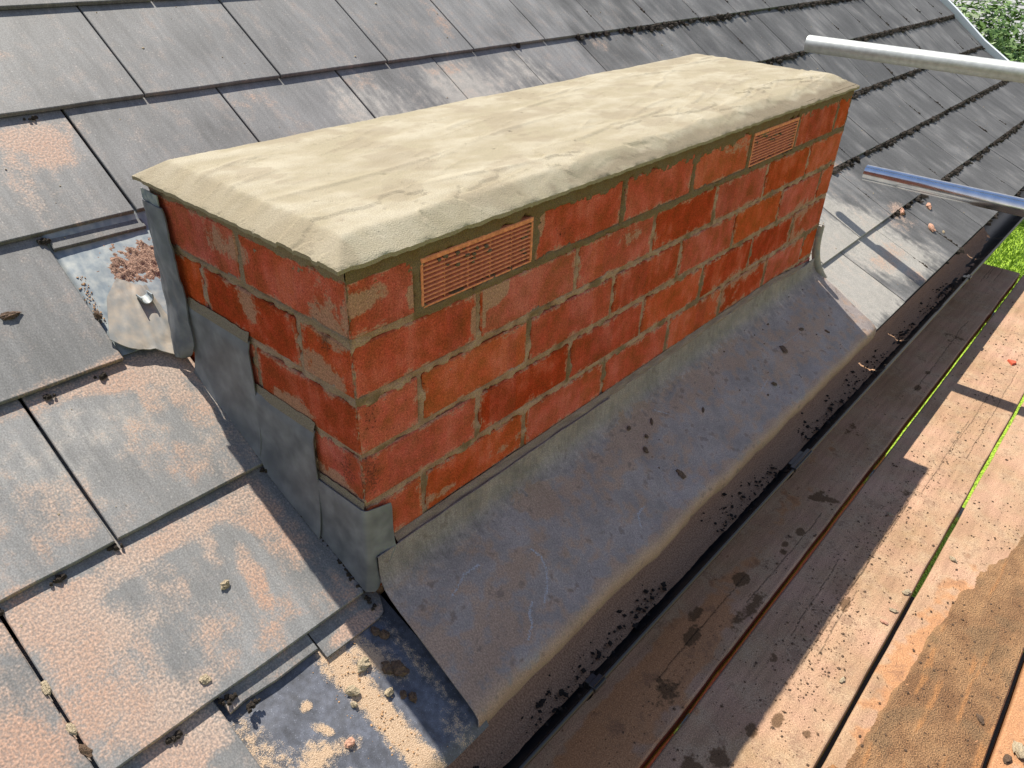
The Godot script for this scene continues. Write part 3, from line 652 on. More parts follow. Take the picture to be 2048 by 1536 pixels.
func slate_piece(row: int, x0: float, x1: float, parent: Node, drop := 0.0, extend := 0.0, th := 0.0075, rag := 0.0, length := 1.9, called := "slate") -> void:
	# a slate of a course; drop lowers it, extend moves its tail down the slope
	var y0: float = CY[row]; var z0: float = CZ[row]; var y1: float; var z1: float
	if row < CY.size() - 1: y1 = CY[row + 1] - 0.012; z1 = CZ[row + 1]
	else: y1 = y0 + 0.123; z1 = z0 - 0.199
	var d := Vector3(0, y1 - y0, z1 - z0); var u := Vector3(0, -d.z, d.y).normalized()
	var dn := d.normalized()
	var o := Vector3(0, y0, z0) - dn * (extend + rng.randf_range(-0.0015, 0.0015)) - u * drop
	var lift0 := rng.randf_range(-0.0006, 0.0012); var lift1 := rng.randf_range(-0.0006, 0.0012)
	x0 += 0.0014 + rng.randf_range(0.0, 0.0012); x1 -= 0.0014 + rng.randf_range(0.0, 0.0012)
	var far := (x0 + x1) * 0.5 > 1.93
	var s := Surf.new(); s.mode = "far" if far else "near"
	if rag == 0.0 and x0 < 1.6 and row < 7: rag = 0.0007
	var n := 7 if rag > 0.0 else 2
	var top := []; var edge := []; var low := []
	var b := 0.0012
	for i in n:
		var f := float(i) / (n - 1); var x := lerpf(x0, x1, f)
		var rg := rng.randf_range(-rag, rag) if i > 0 and i < n - 1 else 0.0
		var p := o + Vector3(x, 0, 0) + u * lerpf(lift0, lift1, f) - dn * rg
		edge.append(p - u * b); low.append(p - u * th); top.append(p + dn * b)
	var L := d.length() * length
	var mid: Vector3 = o + Vector3((x0 + x1) * 0.5, 0, 0) + dn * L * 0.5 - u * th * 0.5
	var bk := dn * L
	for i in n - 1:
		var ta: Vector3 = top[i]; var tb: Vector3 = top[i + 1]
		if i == 0: ta += Vector3(b, 0, 0)
		if i == n - 2: tb -= Vector3(b, 0, 0)
		s.quad_out(ta, tb, tb + bk, ta + bk, mid)
		s.quad_out(ta, tb, edge[i + 1], edge[i], mid)
		s.quad_out(edge[i], edge[i + 1], low[i + 1], low[i], mid)
	var bx := Vector3(b, 0, 0)
	s.quad_out(top[0] + bx, edge[0], edge[0] + bk, top[0] + bx + bk, mid)
	s.quad_out(top[n - 1] - bx, edge[n - 1], edge[n - 1] + bk, top[n - 1] - bx + bk, mid)
	s.quad_out(edge[0], low[0], low[0] + bk, edge[0] + bk, mid)
	s.quad_out(edge[n - 1], low[n - 1], low[n - 1] + bk, edge[n - 1] + bk, mid)
	put(called, s.mesh(), M.slate_far if far else M.slate, parent)

func roof() -> void:
	var t := thing("slate_roof", Vector3.ZERO)
	tag(t, "grey slate roof slope running down to the gutter around the chimney", "roof")
	# boarding under the slates, up to the ridge and down the far side
	var prof := PackedVector3Array()
	for k in CY.size(): prof.append(Vector3(0, CY[k] - 0.075, CZ[k] + (0.0 if k > 0 else -0.03)))
	var ridge := Vector3(0, CY[11] + 0.07, CZ[11] - 0.22)
	prof.append(ridge); prof.append(Vector3(0, -0.6, -4.55)); prof.append(Vector3(0, -0.66, -4.5)); prof.append(Vector3(0, -0.66, 0.13))
	var s := Surf.new(); var mid := Vector3(1.7, -0.3, -1.8)
	for k in prof.size():
		var a := prof[k]; var b := prof[(k + 1) % prof.size()]
		s.quad_out(a + Vector3(ROOF_X0 + 0.02, 0, 0), b + Vector3(ROOF_X0 + 0.02, 0, 0), b + Vector3(VERGE - 0.03, 0, 0), a + Vector3(VERGE - 0.03, 0, 0), mid)
	for x in [ROOF_X0 + 0.02, VERGE - 0.03]:
		var c := Vector3(x, -0.5, -1.5)
		for k in prof.size(): s.tri_out(prof[k] + Vector3(x, 0, 0), prof[(k + 1) % prof.size()] + Vector3(x, 0, 0), c, mid)
	put("roof_deck", s.mesh(), M.underlay, t)
	for row in CY.size():
		var x := (TX if row % 2 == 1 else TX - TW * 0.5) - TW * 7.0
		while x < VERGE:
			var a := maxf(x, ROOF_X0); var b := minf(x + TW, VERGE - 0.012)
			x += TW
			if b - a < 0.03: continue
			if row == 0:
				if b > -0.25 and a < 1.53:
					if a < -0.25: b = -0.2475
					elif b > 1.575: a = 1.575
					else: continue
			elif row == 1:
				if absf(a + 0.386) < 0.01: b = -0.004
				elif b > -0.004 and a < CL + 0.02:
					if b > CL + 0.06: a = CL + 0.022
					else: continue
				elif a > -0.11 and a < CL: continue
			elif row == 2:
				if b > -0.004 and a < CL + 0.02:
					if a < -0.004: b = -0.004
					elif b > CL + 0.06: a = CL + 0.022
					else: continue
			elif row == 3:
				if a > -0.10 and a < CL - 0.1: continue
				if b > -0.09 and b < -0.05: b = -0.0935
			slate_piece(row, a, b, t)
	# cut pieces that show below the tails beside the chimney
	slate_piece(1, -0.2445, -0.1085, t, 0.011, 0.024, 0.007, 0.0022, 0.4)
	slate_piece(4, -0.092, 0.06, t, 0.011, 0.026, 0.007, 0.0, 0.5)
	slate_piece(4, -0.03, 0.06, t, 0.021, 0.036, 0.007, 0.003, 0.5)
	slate_piece(2, CL + 0.03, CL + 0.10, t, 0.010, 0.02, 0.006, 0.002, 0.4)
	# dark tongue with a rounded corner at the foot of the chimney
	var tg := Surf.new(); tg.mode = "near"
	var nu := 12; var up := slate_up(0.02)
	var base := Vector3(0, slate_y(0.0) - 0.004, 0.0)
	var dn := Vector3(0, -up.z, up.y)
	var P := PackedVector3Array(); var low := []; var topp := []
	for i in nu:
		var f := i / (nu - 1.0); var xx := lerpf(-0.107, 0.006, f)
		var e := 0.034 if f < 0.8 else 0.034 - 0.024 * (1.0 - sqrt(maxf(0.0, 1.0 - pow((f - 0.8) / 0.2, 2.0))))
		topp.append(base + Vector3(xx, 0, 0) - dn * 0.04); low.append(base + Vector3(xx, 0, 0) + dn * e)
	for i in nu - 1:
		tg.quad_out(topp[i], topp[i + 1], low[i + 1], low[i], base - up)
		tg.quad_out(low[i], low[i + 1], low[i + 1] - up * 0.008, low[i] - up * 0.008, base - dn)
	tg.quad_out(topp[0], low[0], low[0] - up * 0.008, topp[0] - up * 0.008, base)
	put("slate", tg.mesh(), M.slate, t)
	# pale metal trim along the far verge
	var v := Surf.new()
	for k in CY.size() - 1:
		var a := Vector3(VERGE, CY[k] + 0.004, CZ[k]); var b := Vector3(VERGE, CY[k + 1] + 0.004, CZ[k + 1])
		if k == 0: a = Vector3(VERGE, CY[0] - 0.005, CZ[0] + 0.02)
		var m2 := (a + b) * 0.5 - Vector3(0, 0.02, 0)
		var q := Vector3(0, 0.022, 0); var w := Vector3(0.034, 0, 0)
		v.quad_out(a + q, b + q, b + q + w, a + q + w, m2); v.quad_out(a + q, b + q, b - Vector3(0, 0.03, 0), a - Vector3(0, 0.03, 0), m2 + Vector3(0.017, 0, 0))
		v.quad_out(a + q + w, b + q + w, b + w - Vector3(0, 0.07, 0), a + w - Vector3(0, 0.07, 0), m2)
		if k == 0: v.quad_out(a + q, a + q + w, a + w - Vector3(0, 0.07, 0), a - Vector3(0, 0.07, 0), m2)
	put("verge_trim", v.mesh(), M.white, t)

# ------------------------------------------------------------------ chimney
func mortar_face(side: bool) -> ArrayMesh:
	var bricks := side_bricks() if side else front_bricks()
	var len_ := CD if side else CL
	var st := 0.0036; var nu := int(len_ / st) + 1; var y0 := -0.43; var y1 := 0.104; var nv := int((y1 - y0) / st) + 1
	var P := PackedVector3Array(); var C := PackedColorArray()
	var rows := {}
	for b in bricks:
		if not rows.has(b[0]): rows[b[0]] = []
		rows[b[0]].append(b)
	var old := Color(0.34, 0.195, 0.122); var fresh := Color(0.165, 0.092, 0.031); var pale := Color(0.47, 0.300, 0.205)
	for j in nv:
		var y := lerpf(y0, y1, j / (nv - 1.0))
		var c := clampi(int(floor((0.079 + 0.005 - y) / CP)) + 1, 1, 6)
		var top: float = -(c - 1) * CP + 0.079; var bot := top - 0.074
		var dy := maxf(bot - y, y - top)          # > 0 in the bed
		for i in nu:
			var x := len_ * i / (nu - 1.0)
			var dx := 1.0; var hj := 9.0
			for b in rows[c]:
				var dd := maxf(b[1] - x, x - b[2])
				if dd < dx: dx = dd
			var d := maxf(dx, dy)
			var off := 40.0 if side else 0.0
			var w1 := nz.get_noise_2d(x * 26.0 + off, y * 34.0); var w2 := nzf.get_noise_2d(x * 130.0 + off, y * 130.0); var w3 := nz.get_noise_2d(x * 7.0 + 5.0 + off, y * 9.0)
			# freshly pointed joints: the top band, round the vents and the upper courses; elsewhere in places
			var fr := 0.0
			if c == 1 or (dy > 0.0 and y > -0.02 and y < 0.02): fr = 0.9
			else: fr = sstep(0.10, 0.34, w3 + (0.14 if dx > 0.0 else -0.08)) * 0.8
			if side: fr *= 0.42 if c > 1 else 0.8
			if not side and x < 0.10 and y < 0.02 and y > -0.06: fr = 0.0
			if y > 0.072: fr = 1.0
			fr = clampf(fr + w2 * 0.12, 0.0, 1.0)
			var spread := 0.0028 + w1 * 0.0050 + w3 * 0.004 + w2 * 0.0016
			if y > 0.06: spread += 0.006 + w3 * 0.012 + w1 * 0.006
			var m := sstep(-0.0022, 0.0010, d + spread)
			var jh := lerpf(-0.0022 + w1 * 0.0040, 0.0002 + w1 * 0.0016, fr) + w2 * 0.0006
			if y > 0.079: jh = maxf(jh, 0.0010 + w1 * 0.001)
			var hgt := lerpf(-0.009, jh, m)
			if not side and c == 1 and m < 0.5 and ((x > 0.113 and x < 0.327) or (x > 1.013 and x < 1.227)): hgt = -0.055
			if side: P.append(Vector3(-hgt, y, -x))
			else: P.append(Vector3(x, y, hgt))
			var cc := old.lerp(pale, clampf(0.4 + w1 * 1.2 + w2 * 0.4, 0.0, 1.0)).lerp(fresh.lerp(Color(0.165, 0.110, 0.052), clampf(0.5 + w1, 0.0, 1.0)), fr)
			if side: cc = cc.lerp(Color(0.36, 0.28, 0.205), 0.4)
			C.append(cc)
	var s := Surf.new(); s.grid(P, PackedVector2Array(), C, nu, nv, side == true)
	# side faces run the other way round
	return s.mesh()

func cap_mesh() -> ArrayMesh:
	var st := 0.0028
	var x0 := -0.015; var x1 := CL + 0.012; var z0 := -CD - 0.010; var z1 := 0.008
	var nu := int((x1 - x0) / st) + 1; var nv := int((z1 - z0) / st) + 1
	var P := PackedVector3Array(); var C := PackedColorArray()
	var dry := Color(0.345, 0.303, 0.210); var damp := Color(0.285, 0.240, 0.165); var wet := Color(0.215, 0.172, 0.115); var light := Color(0.43, 0.392, 0.298)
	var strokes := []      # trowel strokes: x, z, turn, half length, half width, bend
	var sr := RandomNumberGenerator.new(); sr.seed = 5
	for k in 18: strokes.append([sr.randf_range(0.05, 1.5), sr.randf_range(-0.40, -0.05), sr.randf_range(-0.35, 0.25), sr.randf_range(0.05, 0.20), sr.randf_range(0.02, 0.05) * (1 if sr.randf() < 0.6 else -1), sr.randf_range(-0.3, 0.3)])
	for j in nv:
		for i in nu:
			var fx := i / (nu - 1.0); var fz := j / (nv - 1.0)
			var x := lerpf(x0, x1, fx); var z := lerpf(z0, z1, fz)
			var a := nz.get_noise_2d(x * 5.0, z * 11.0); var b := nz.get_noise_2d(x * 22.0 + 7.0, z * 30.0); var r := nzf.get_noise_2d(x * 140.0, z * 140.0)
			# distance in from each edge, made wavy
			var el := x - x0; var er := x1 - x; var ef := z1 - z; var eb := z - z0
			var wf := 0.036 + 0.010 * nz.get_noise_1d(x * 6.0) + 0.02 * sstep(0.9, 1.5, x)
			var wl := 0.040 + 0.006 * nz.get_noise_1d(z * 14.0 + 30.0)
			var cl := clampf(el / wl, 0.0, 1.0); var cf := clampf(ef / wf, 0.0, 1.0); var cr := clampf(er / 0.05, 0.0, 1.0); var cb := clampf(eb / 0.035, 0.0, 1.0)
			var lo := minf(minf(cl, cf), minf(cr, cb))
			var soft := -log(exp(-22.0 * cl) + exp(-22.0 * cf) + exp(-22.0 * cr) + exp(-22.0 * cb)) / 22.0
			var y := 0.1005 + 0.0220 * clampf(soft, 0.0, 1.0) + 0.002 * sin(PI * clampf((z - z0) / (z1 - z0), 0.0, 1.0)) * lo
			y += 0.0018 * a * lo + 0.0005 * b * lo + 0.0003 * r
			# trowel ridges sweeping along the top
			var tw := nzf.get_noise_2d(x * 1.6 + z * 2.0, z * 13.0 + x * 3.0)
			if absf(tw) < 0.07: y += 0.0020 * (1.0 - absf(tw) / 0.07) * lo * clampf(nz.get_noise_2d(x * 4.0, z * 6.0 + 60.0) * 3.0 + 0.3, 0.0, 1.0)
			for q in strokes:
				var dd := Vector2(x - q[0], z - q[1]).rotated(-q[2]); var tt: float = absf(dd.x) / q[3]
				if tt < 1.0:
					var bend: float = dd.y - q[5] * dd.x * dd.x; var w: float = q[4] * sqrt(1.0 - tt * tt)
					y += 0.0028 * exp(-pow((bend - w) / (0.0032 if bend > w else 0.010), 2.0)) * (1.0 - tt) * lo
					if absf(bend) < w: y -= 0.0008 * (1.0 - absf(bend) / w) * lo
			# overlapping laps of the last trowel strokes on the front slope
			var lap := nz.get_noise_2d(x * 4.0 + 3.0, 2.0 + z * 9.0)
			if lap > 0.08 and ef < 0.11: y += 0.0024 * cf
			# nicks and dragged grains
			var nk := nzf.get_noise_2d(x * 45.0 + 3.0, z * 120.0)
			if nk > 0.66: y -= 0.0040 * (nk - 0.66) / 0.2
			if lo <= 0.0001: y -= 0.001 + 0.0012 * b
			var edge := Vector3.ZERO
			if i == 0 or i == nu - 1 or j == 0 or j == nv - 1:
				edge = Vector3(0.0020 * nz.get_noise_2d(z * 26.0, x * 26.0), 0.0, 0.0026 * nz.get_noise_2d(x * 26.0 + 4.0, z * 26.0))
			P.append(Vector3(x, y, z) + edge)
			# the surface dries pale on top; the last strokes along the front edge are still damp
			var c := dry.lerp(light, clampf(0.35 + a * 1.1 + b * 0.5, 0.0, 1.0))
			var dm := sstep(0.10, 0.34, nz.get_noise_2d(x * 5.5 + 11.0, z * 8.0 + 3.0) + b * 0.25)
			c = c.lerp(damp, dm * 0.55)
			var wt := sstep(0.0, 0.012, wf * 0.62 + 0.016 * nz.get_noise_1d(x * 7.0 + 50.0) - ef) * sstep(0.35, 0.6, x + b * 0.3)
			c = c.lerp(wet.lerp(damp, 0.5 - 0.5 * sstep(0.7, 1.3, x)), wt * 0.85)
			c = c.lerp(damp, sstep(0.008, 0.0, el - wl * 0.8 + b * 0.004) * 0.55)
			
			C.append(c)
	var s := Surf.new(); s.grid(P, PackedVector2Array(), C, nu, nv, true)
	# skirt under the edge
	var ring := []
	for i in nu: ring.append(nu * (nv - 1) + i)
	for j in range(nv - 2, -1, -1): ring.append(j * nu + nu - 1)
	for i in range(nu - 2, -1, -1): ring.append(i)
	for j in range(1, nv): ring.append(j * nu)
	s.col = Color(0.30, 0.24, 0.15)
	var mid := Vector3(CL * 0.5, 0.10, -CD * 0.5)
	for k in ring.size() - 1:
		var a: Vector3 = P[ring[k]]; var b: Vector3 = P[ring[k + 1]]
		var a2 := a - Vector3(0, 0.005 + 0.0016 * nz.get_noise_2d(a.x * 30.0, a.z * 30.0), 0); var b2 := b - Vector3(0, 0.005 + 0.0016 * nz.get_noise_2d(b.x * 30.0, b.z * 30.0), 0)
		var ai := a2.move_toward(Vector3(mid.x, a2.y, clampf(a2.z, -CD + 0.1, -0.1)), 0.012); var bi := b2.move_toward(Vector3(mid.x, b2.y, clampf(b2.z, -CD + 0.1, -0.1)), 0.012)
		ai.y = 0.096; bi.y = 0.096
		s.quad_out(a, b, b2, a2, mid); s.quad_out(a2, b2, bi, ai, Vector3(a.x, 0.2, a.z))
	return s.mesh()

func air_brick(parent: Node, x0: float, x1: float, seed_: int) -> void:
	# terracotta vent: a frame with rows of sloping louvres over dark slots
	var y0 := 0.0065; var y1 := 0.0745; var zf := 0.0015
	var o := Node3D.new(); o.name = "air_brick"; parent.add_child(o, true)
	o.set_meta("label", "terracotta louvred air brick in the top course")
	var f := Surf.new()
	f.cbox(Vector3(x0, y1 - 0.007, -0.05), Vector3(x1, y1, zf), 0.001)
	f.cbox(Vector3(x0, y0, -0.05), Vector3(x1, y0 + 0.003, zf - 0.001), 0.0006)
	f.cbox(Vector3(x0, y0 + 0.0031, -0.05), Vector3(x0 + 0.0045, y1 - 0.0071, zf - 0.0003), 0.0008)
	f.cbox(Vector3(x1 - 0.0045, y0 + 0.0031, -0.05), Vector3(x1, y1 - 0.0071, zf - 0.0003), 0.0008)
	for k in 4: f.cbox(Vector3(x0 + (x1 - x0) * (k + 1) / 5.0 - 0.001, y0 + 0.0031, -0.04), Vector3(x0 + (x1 - x0) * (k + 1) / 5.0 + 0.001, y1 - 0.0072, -0.002), 0.0003)
	put("frame", f.mesh(), M.terracotta, o)
	var d := Surf.new(); d.cbox(Vector3(x0 + 0.0046, y0 + 0.0032, -0.052), Vector3(x1 - 0.0046, y1 - 0.0072, -0.040), 0.0005)
	put("back_plate", d.mesh(), M.terracotta, o)
	var n := 9
	for k in n:
		var yb := lerpf(y0 + 0.0065, y1 - 0.0135, k / (n - 1.0))
		var s := Surf.new()
		# each louvre slopes down and out, with a rounded nose
		var pts := [Vector2(-0.024, yb + 0.0070), Vector2(-0.005, yb + 0.0044), Vector2(0.0002, yb + 0.0034), Vector2(0.0010, yb + 0.0020), Vector2(-0.0002, yb + 0.0008), Vector2(-0.024, yb + 0.0046)]
		var m := Vector3((x0 + x1) * 0.5, yb + 0.003, -0.008)
		var a := x0 + 0.0046; var b := x1 - 0.0046
		for q in pts.size():
			var p0: Vector2 = pts[q]; var p1: Vector2 = pts[(q + 1) % pts.size()]
			s.quad_out(Vector3(a, p0.y, p0.x), Vector3(b, p0.y, p0.x), Vector3(b, p1.y, p1.x), Vector3(a, p1.y, p1.x), m)
		put("louvre", s.mesh(), M.terracotta, o)
	# dabs of mortar caught in the louvres
	var r := RandomNumberGenerator.new(); r.seed = seed_
	var dab := Surf.new(); dab.col = Color(0.16, 0.105, 0.06)
	for k in 26:
		var c := Vector3(lerpf(x0, x1, 0.42 + 0.12 * r.randfn()), lerpf(y0, y1, 0.72 + 0.10 * r.randfn()), 0.0)
		if k > 14: c = Vector3(x1 - 0.012 + 0.006 * r.randfn(), lerpf(y0, y1, r.randf_range(0.1, 0.9)), -0.002)
		if c.y > y1 - 0.006 or c.y < y0 + 0.004 or c.x > x1 - 0.004: continue
		var q := r.randf_range(0.001, 0.0026)
		dab.cbox(c - Vector3(q * 1.6, q, q), c + Vector3(q * 1.6, q, q * 0.8), q * 0.5, q * 0.3, r)
	put("mortar_dab", dab.mesh(), M.mortar, o).set_meta("kind", "stuff")

func chimney() -> void:
	var t := thing("brick_chimney", Vector3.ZERO)
	tag(t, "long low red brick chimney with a fresh sand and cement cap", "chimney")
	var bz := 0.0022
	for b in front_bricks():
		var c: int = b[0]; var y1: float = -(c - 1) * CP + 0.079; var y0 := y1 - 0.074
		if c == 1 and (absf(b[1] - 0.1125) < 0.01 or absf(b[1] - 1.0125) < 0.01):
			air_brick(t, b[1], b[2], int(b[1] * 100)); continue
		var depth := 0.1025
		if b[1] == 0.0: depth = 0.215 if c % 2 == 1 else 0.1025
		if absf(b[2] - CL) < 0.001: depth = 0.215 if c % 2 == 0 else 0.1025
		var s := Surf.new(); s.mode = "brick"
		var pr := rng.randf_range(-0.0012, 0.0008)
		s.cbox(Vector3(b[1] + (0.0 if b[1] > 0.0 else rng.randf_range(-0.001, 0.001)), y0 + rng.randf_range(-0.001, 0.001), -depth), Vector3(b[2], y1 + rng.randf_range(-0.001, 0.001), pr), bz, 0.0011, rng)
		put("brick", s.mesh(), M.brick, t)
	for b in side_bricks():
		if b[1] == 0.0: continue
		var c: int = b[0]; var y1: float = -(c - 1) * CP + 0.079; var y0 := y1 - 0.074
		var s := Surf.new(); s.mode = "brick"
		s.cbox(Vector3(rng.randf_range(-0.0008, 0.0012), y0, -b[2]), Vector3(0.1025, y1, -b[1]), bz, 0.0011, rng)
		put("brick", s.mesh(), M.brick, t)
	# the far end and the back, out of sight from here
	for c in range(1, 5):
		var y1: float = -(c - 1) * CP + 0.079; var y0 := y1 - 0.074
		var zz := 0.1125 if c % 2 == 1 else 0.225
		var s := Surf.new(); s.mode = "brick"; s.cbox(Vector3(CL - 0.1025, y0, -CD), Vector3(CL, y1, -zz), bz, 0.001, rng); put("brick", s.mesh(), M.brick, t)
		var x := 0.1125
		while x < CL - 0.12:
			var e := minf(x + 0.215, CL - 0.1125)
			if e - x > 0.05:
				var q := Surf.new(); q.mode = "brick"; q.cbox(Vector3(x, y0, -CD), Vector3(e, y1, -CD + 0.1025), bz, 0.001, rng); put("brick", q.mesh(), M.brick, t)
			x += 0.225
	var core := Surf.new(); core.col = Color(0.30, 0.22, 0.15); core.cbox(Vector3(0.010, -0.62, -CD + 0.010), Vector3(CL - 0.004, 0.100, -0.056), 0.003)
	put("mortar_core", core.mesh(), M.mortar, t)
	put("mortar_joint", mortar_face(false), M.mortar, t)
	put("mortar_joint", mortar_face(true), M.mortar, t)
	var cap := put("mortar_cap", cap_mesh(), M.cap, t); cap.set_meta("label", "freshly trowelled sandy mortar cap")

# ------------------------------------------------------------------ lead
func sheet(P: PackedVector3Array, U: PackedVector2Array, nu: int, nv: int, th: float, flip := false) -> ArrayMesh:
	# a bent sheet with thickness: the face, its back and a rim
	var s := Surf.new(); s.grid(P, U, PackedColorArray(), nu, nv, flip)
	var Q := PackedVector3Array()
	for k in P.size(): Q.append(P[k] - s.n[k] * th)
	s.grid(Q, U, PackedColorArray(), nu, nv, not flip)
	var ring := []
	for i in nu: ring.append(i)
	for j in range(1, nv): ring.append(j * nu + nu - 1)
	for i in range(nu - 2, -1, -1): ring.append((nv - 1) * nu + i)
	for j in range(nv - 2, -1, -1): ring.append(j * nu)
	for k in ring.size() - 1:
		var a: int = ring[k]; var b: int = ring[k + 1]
		if flip: s.quad(P[a], P[b], Q[b], Q[a])
		else: s.quad(P[b], P[a], Q[a], Q[b])
	return s.mesh()

func apron_profile() -> Array:
	# (z, y) down the apron: upstand, cove, slope, rolled lip
	var a := [Vector2(0.0075, -0.336), Vector2(0.0080, -0.352), Vector2(0.0090, -0.368), Vector2(0.0125, -0.382), Vector2(0.0210, -0.394), Vector2(0.0350, -0.404), Vector2(0.055, -0.4145), Vector2(0.08, -0.427), Vector2(0.105, -0.4405), Vector2(0.130, -0.454), Vector2(0.155, -0.4675), Vector2(0.175, -0.478), Vector2(0.188, -0.4835), Vector2(0.199, -0.4890), Vector2(0.206, -0.4925), Vector2(0.2105, -0.499), Vector2(0.2115, -0.510), Vector2(0.210, -0.522), Vector2(0.207, -0.530)]
	return a

func leadwork() -> void:
	# ---- apron along the foot of the long face, two lengths lapped
	var t := thing("lead_apron", Vector3(0, -0.4, 0.01))
	tag(t, "dusty lead apron flashing along the foot of the chimney's long face", "flashing")
	var prof := apron_profile(); var nv := prof.size()
	var lens := [0.0]
	for k in range(1, nv): lens.append(lens[k - 1] + prof[k].distance_to(prof[k - 1]))
	for pc in [[-0.004, 0.570, 0.0042], [0.552, 1.572, 0.0]]:
		var nu := int((pc[1] - pc[0]) / 0.008) + 1
		var P := PackedVector3Array(); var U := PackedVector2Array()
		for j in nv:
			for i in nu:
				var x := lerpf(pc[0], pc[1], i / (nu - 1.0)); var f := j / (nv - 1.0)
				var tn: Vector2 = (prof[mini(j + 1, nv - 1)] - prof[maxi(j - 1, 0)]).normalized()
				var nn := Vector2(-tn.y, tn.x)          # away from the roof, in (z, y)
				var w := nz.get_noise_2d(x * 4.0, f * 1.8) * 0.0035 * sstep(0.12, 0.4, f) + nz.get_noise_2d(x * 14.0, f * 4.0 + 9.0) * 0.0007
				var lip := sstep(0.70, 0.95, f)
				w += lip * (nz.get_noise_1d(x * 4.2 + 3.0) * 0.004 + nz.get_noise_1d(x * 13.0) * 0.0028)
				if j < 3: w = nz.get_noise_2d(x * 12.0, 4.0) * 0.0012
				var p: Vector2 = prof[j] + nn * (w + pc[2])
				var drop := lip * 0.004 * nz.get_noise_1d(x * 3.0 + 20.0)
				# the near end sits a little lower; the far end is dressed up round the corner
				var y := p.y + drop
				if x > 1.44: y += sstep(1.44, 1.57, x) * 0.010 * (1.0 - f)
				if j == 0: y += 0.0022 * nz.get_noise_1d(x * 9.0 + 70.0) - (0.0 if x < 1.3 else (x - 1.3) * 0.1)
				var xx := x
				if pc[0] < 0.0 and i == 0: xx += 0.012 * (1.0 - f) * (1.0 - f)
				P.append(Vector3(xx, y, p.x) - Vector3(0, -0.4, 0.01))
				U.append(Vector2((x + 0.01) / 1.6, lens[j] / 0.36))
		put("lead_length", sheet(P, U, nu, nv, 0.0018), M.lead_apron, t)
	# mortar pointing over the top edge of the apron
	var pt := Surf.new(); var nu2 := 300; var PP := PackedVector3Array(); var CC := PackedColorArray()
	for j in 5:
		for i in nu2:
			var x := lerpf(0.044, CL - 0.004, i / (nu2 - 1.0)); var f := j / 4.0
			var w1 := nz.get_noise_2d(x * 14.0, f * 2.0 + 40.0)
			PP.append(Vector3(x, -0.327 - 0.012 * f + w1 * 0.002 - (0.0 if x < 1.3 else (x - 1.3) * 0.1), 0.0015 + 0.0085 * sin(f * 1.5) + w1 * 0.0012) - Vector3(0, -0.4, 0.01))
			CC.append(Color(0.235, 0.165, 0.120).lerp(Color(0.33, 0.25, 0.19), clampf(0.5 + w1, 0.0, 1.0)))
	pt.grid(PP, PackedVector2Array(), CC, nu2, 5, true)
	put("pointing", pt.mesh(), M.mortar, t)
	# ---- vertical roll at the far corner
	var rl := Surf.new(); var RP := PackedVector3Array(); var nr := 11
	for j in 14:
		for i in nr:
			var f := j / 13.0; var a := TAU * i / (nr - 1.0)
			var rr := 0.010 + 0.004 * f * f
			var c := Vector3(CL + 0.012 + 0.03 * f * f * f, lerpf(-0.255, -0.402, f), 0.002 + 0.030 * f * f * f)
			RP.append(c + Vector3(cos(a) * rr, 0, sin(a) * rr))
	rl.grid(RP, PackedVector2Array(), PackedColorArray(), nr, 14, true)
	rl.tri_out(RP[0], RP[4], RP[7], Vector3(CL, -0.5, 0))
	tag(put("corner_lead_roll", rl.mesh(), M.lead_dusty), "grey lead dressed round the chimney's far lower corner", "flashing")
	# ---- stepped pieces on the end face
	var sf := thing("step_flashing", Vector3(-0.006, -0.2, -0.2))
	tag(sf, "stepped blue grey lead flashing up the chimney's near end", "flashing")
	var steps := [[-0.386, -0.226, -0.079], [-0.238, -0.092, -0.164], [-0.102, 0.002, -0.250]]
	for k in 2:
		var a: float = steps[k][0]; var b: float = steps[k][1]; var top: float = steps[k][2]
		var nu := 19; var nvv := 14; var P := PackedVector3Array()
		for j in nvv:
			for i in nu:
				var z := lerpf(a, b, i / (nu - 1.0)); var f := j / (nvv - 1.0)
				var yb := slate_y(z) + 0.002
				var y := lerpf(top - 0.004 * (z - a) / (b - a), yb, f)
				var bul := 0.0016 + 0.0012 * nz.get_noise_2d(z * 9.0 + k * 9.0, y * 9.0) + 0.010 * pow(f, 5.0) + (0.003 if k < 2 else 0.002) * k * 0.4
				if j == 0: bul = -0.002
				P.append(Vector3(-bul, y, z) + Vector3(0.0015, 0.2, 0.2))
		put("lead_step", sheet(P, PackedVector2Array(), nu, nvv, 0.0016, false), M.lead, sf)
	# last piece turns the corner on to the long face
	var P2 := PackedVector3Array(); var nu3 := 40; var nv3 := 14
	for j in nv3:
		var f := j / (nv3 - 1.0)
		for i in nu3:
			var g := lerpf(-0.104, 0.044, i / (nu3 - 1.0))          # along the wall: negative on the end face
			var p := Vector3(-0.0075, 0, g); var yb := slate_y(minf(g, 0.0)) + 0.002; var yt := -0.250
			if g > -0.006:
				var a := clampf((g + 0.006) / 0.012, 0.0, 1.0) * PI * 0.5
				p = Vector3(-0.0075 * cos(a) + 0.0, 0, 0.0075 * sin(a))
				if g > 0.006: p = Vector3(g - 0.006, 0, 0.0078)
				yt = -0.250 - 0.25 * maxf(g, 0.0); yb = -0.398 + 1.5 * maxf(g - 0.004, 0.0)
			var y := lerpf(yt, yb, f)
			var out := 0.0008 * nz.get_noise_2d(g * 14.0, y * 12.0) + 0.005 * pow(f, 5.0)
			if j == 0: out = -0.0015
			p += (Vector3(-1, 0, 0) if g < 0.0 else Vector3(0, 0, 1)) * out
			P2.append(Vector3(p.x, y, p.z) - Vector3(-0.006, -0.2, -0.2))
	put("lead_step", sheet(P2, PackedVector2Array(), nu3, nv3, 0.0016, false), M.lead, sf)
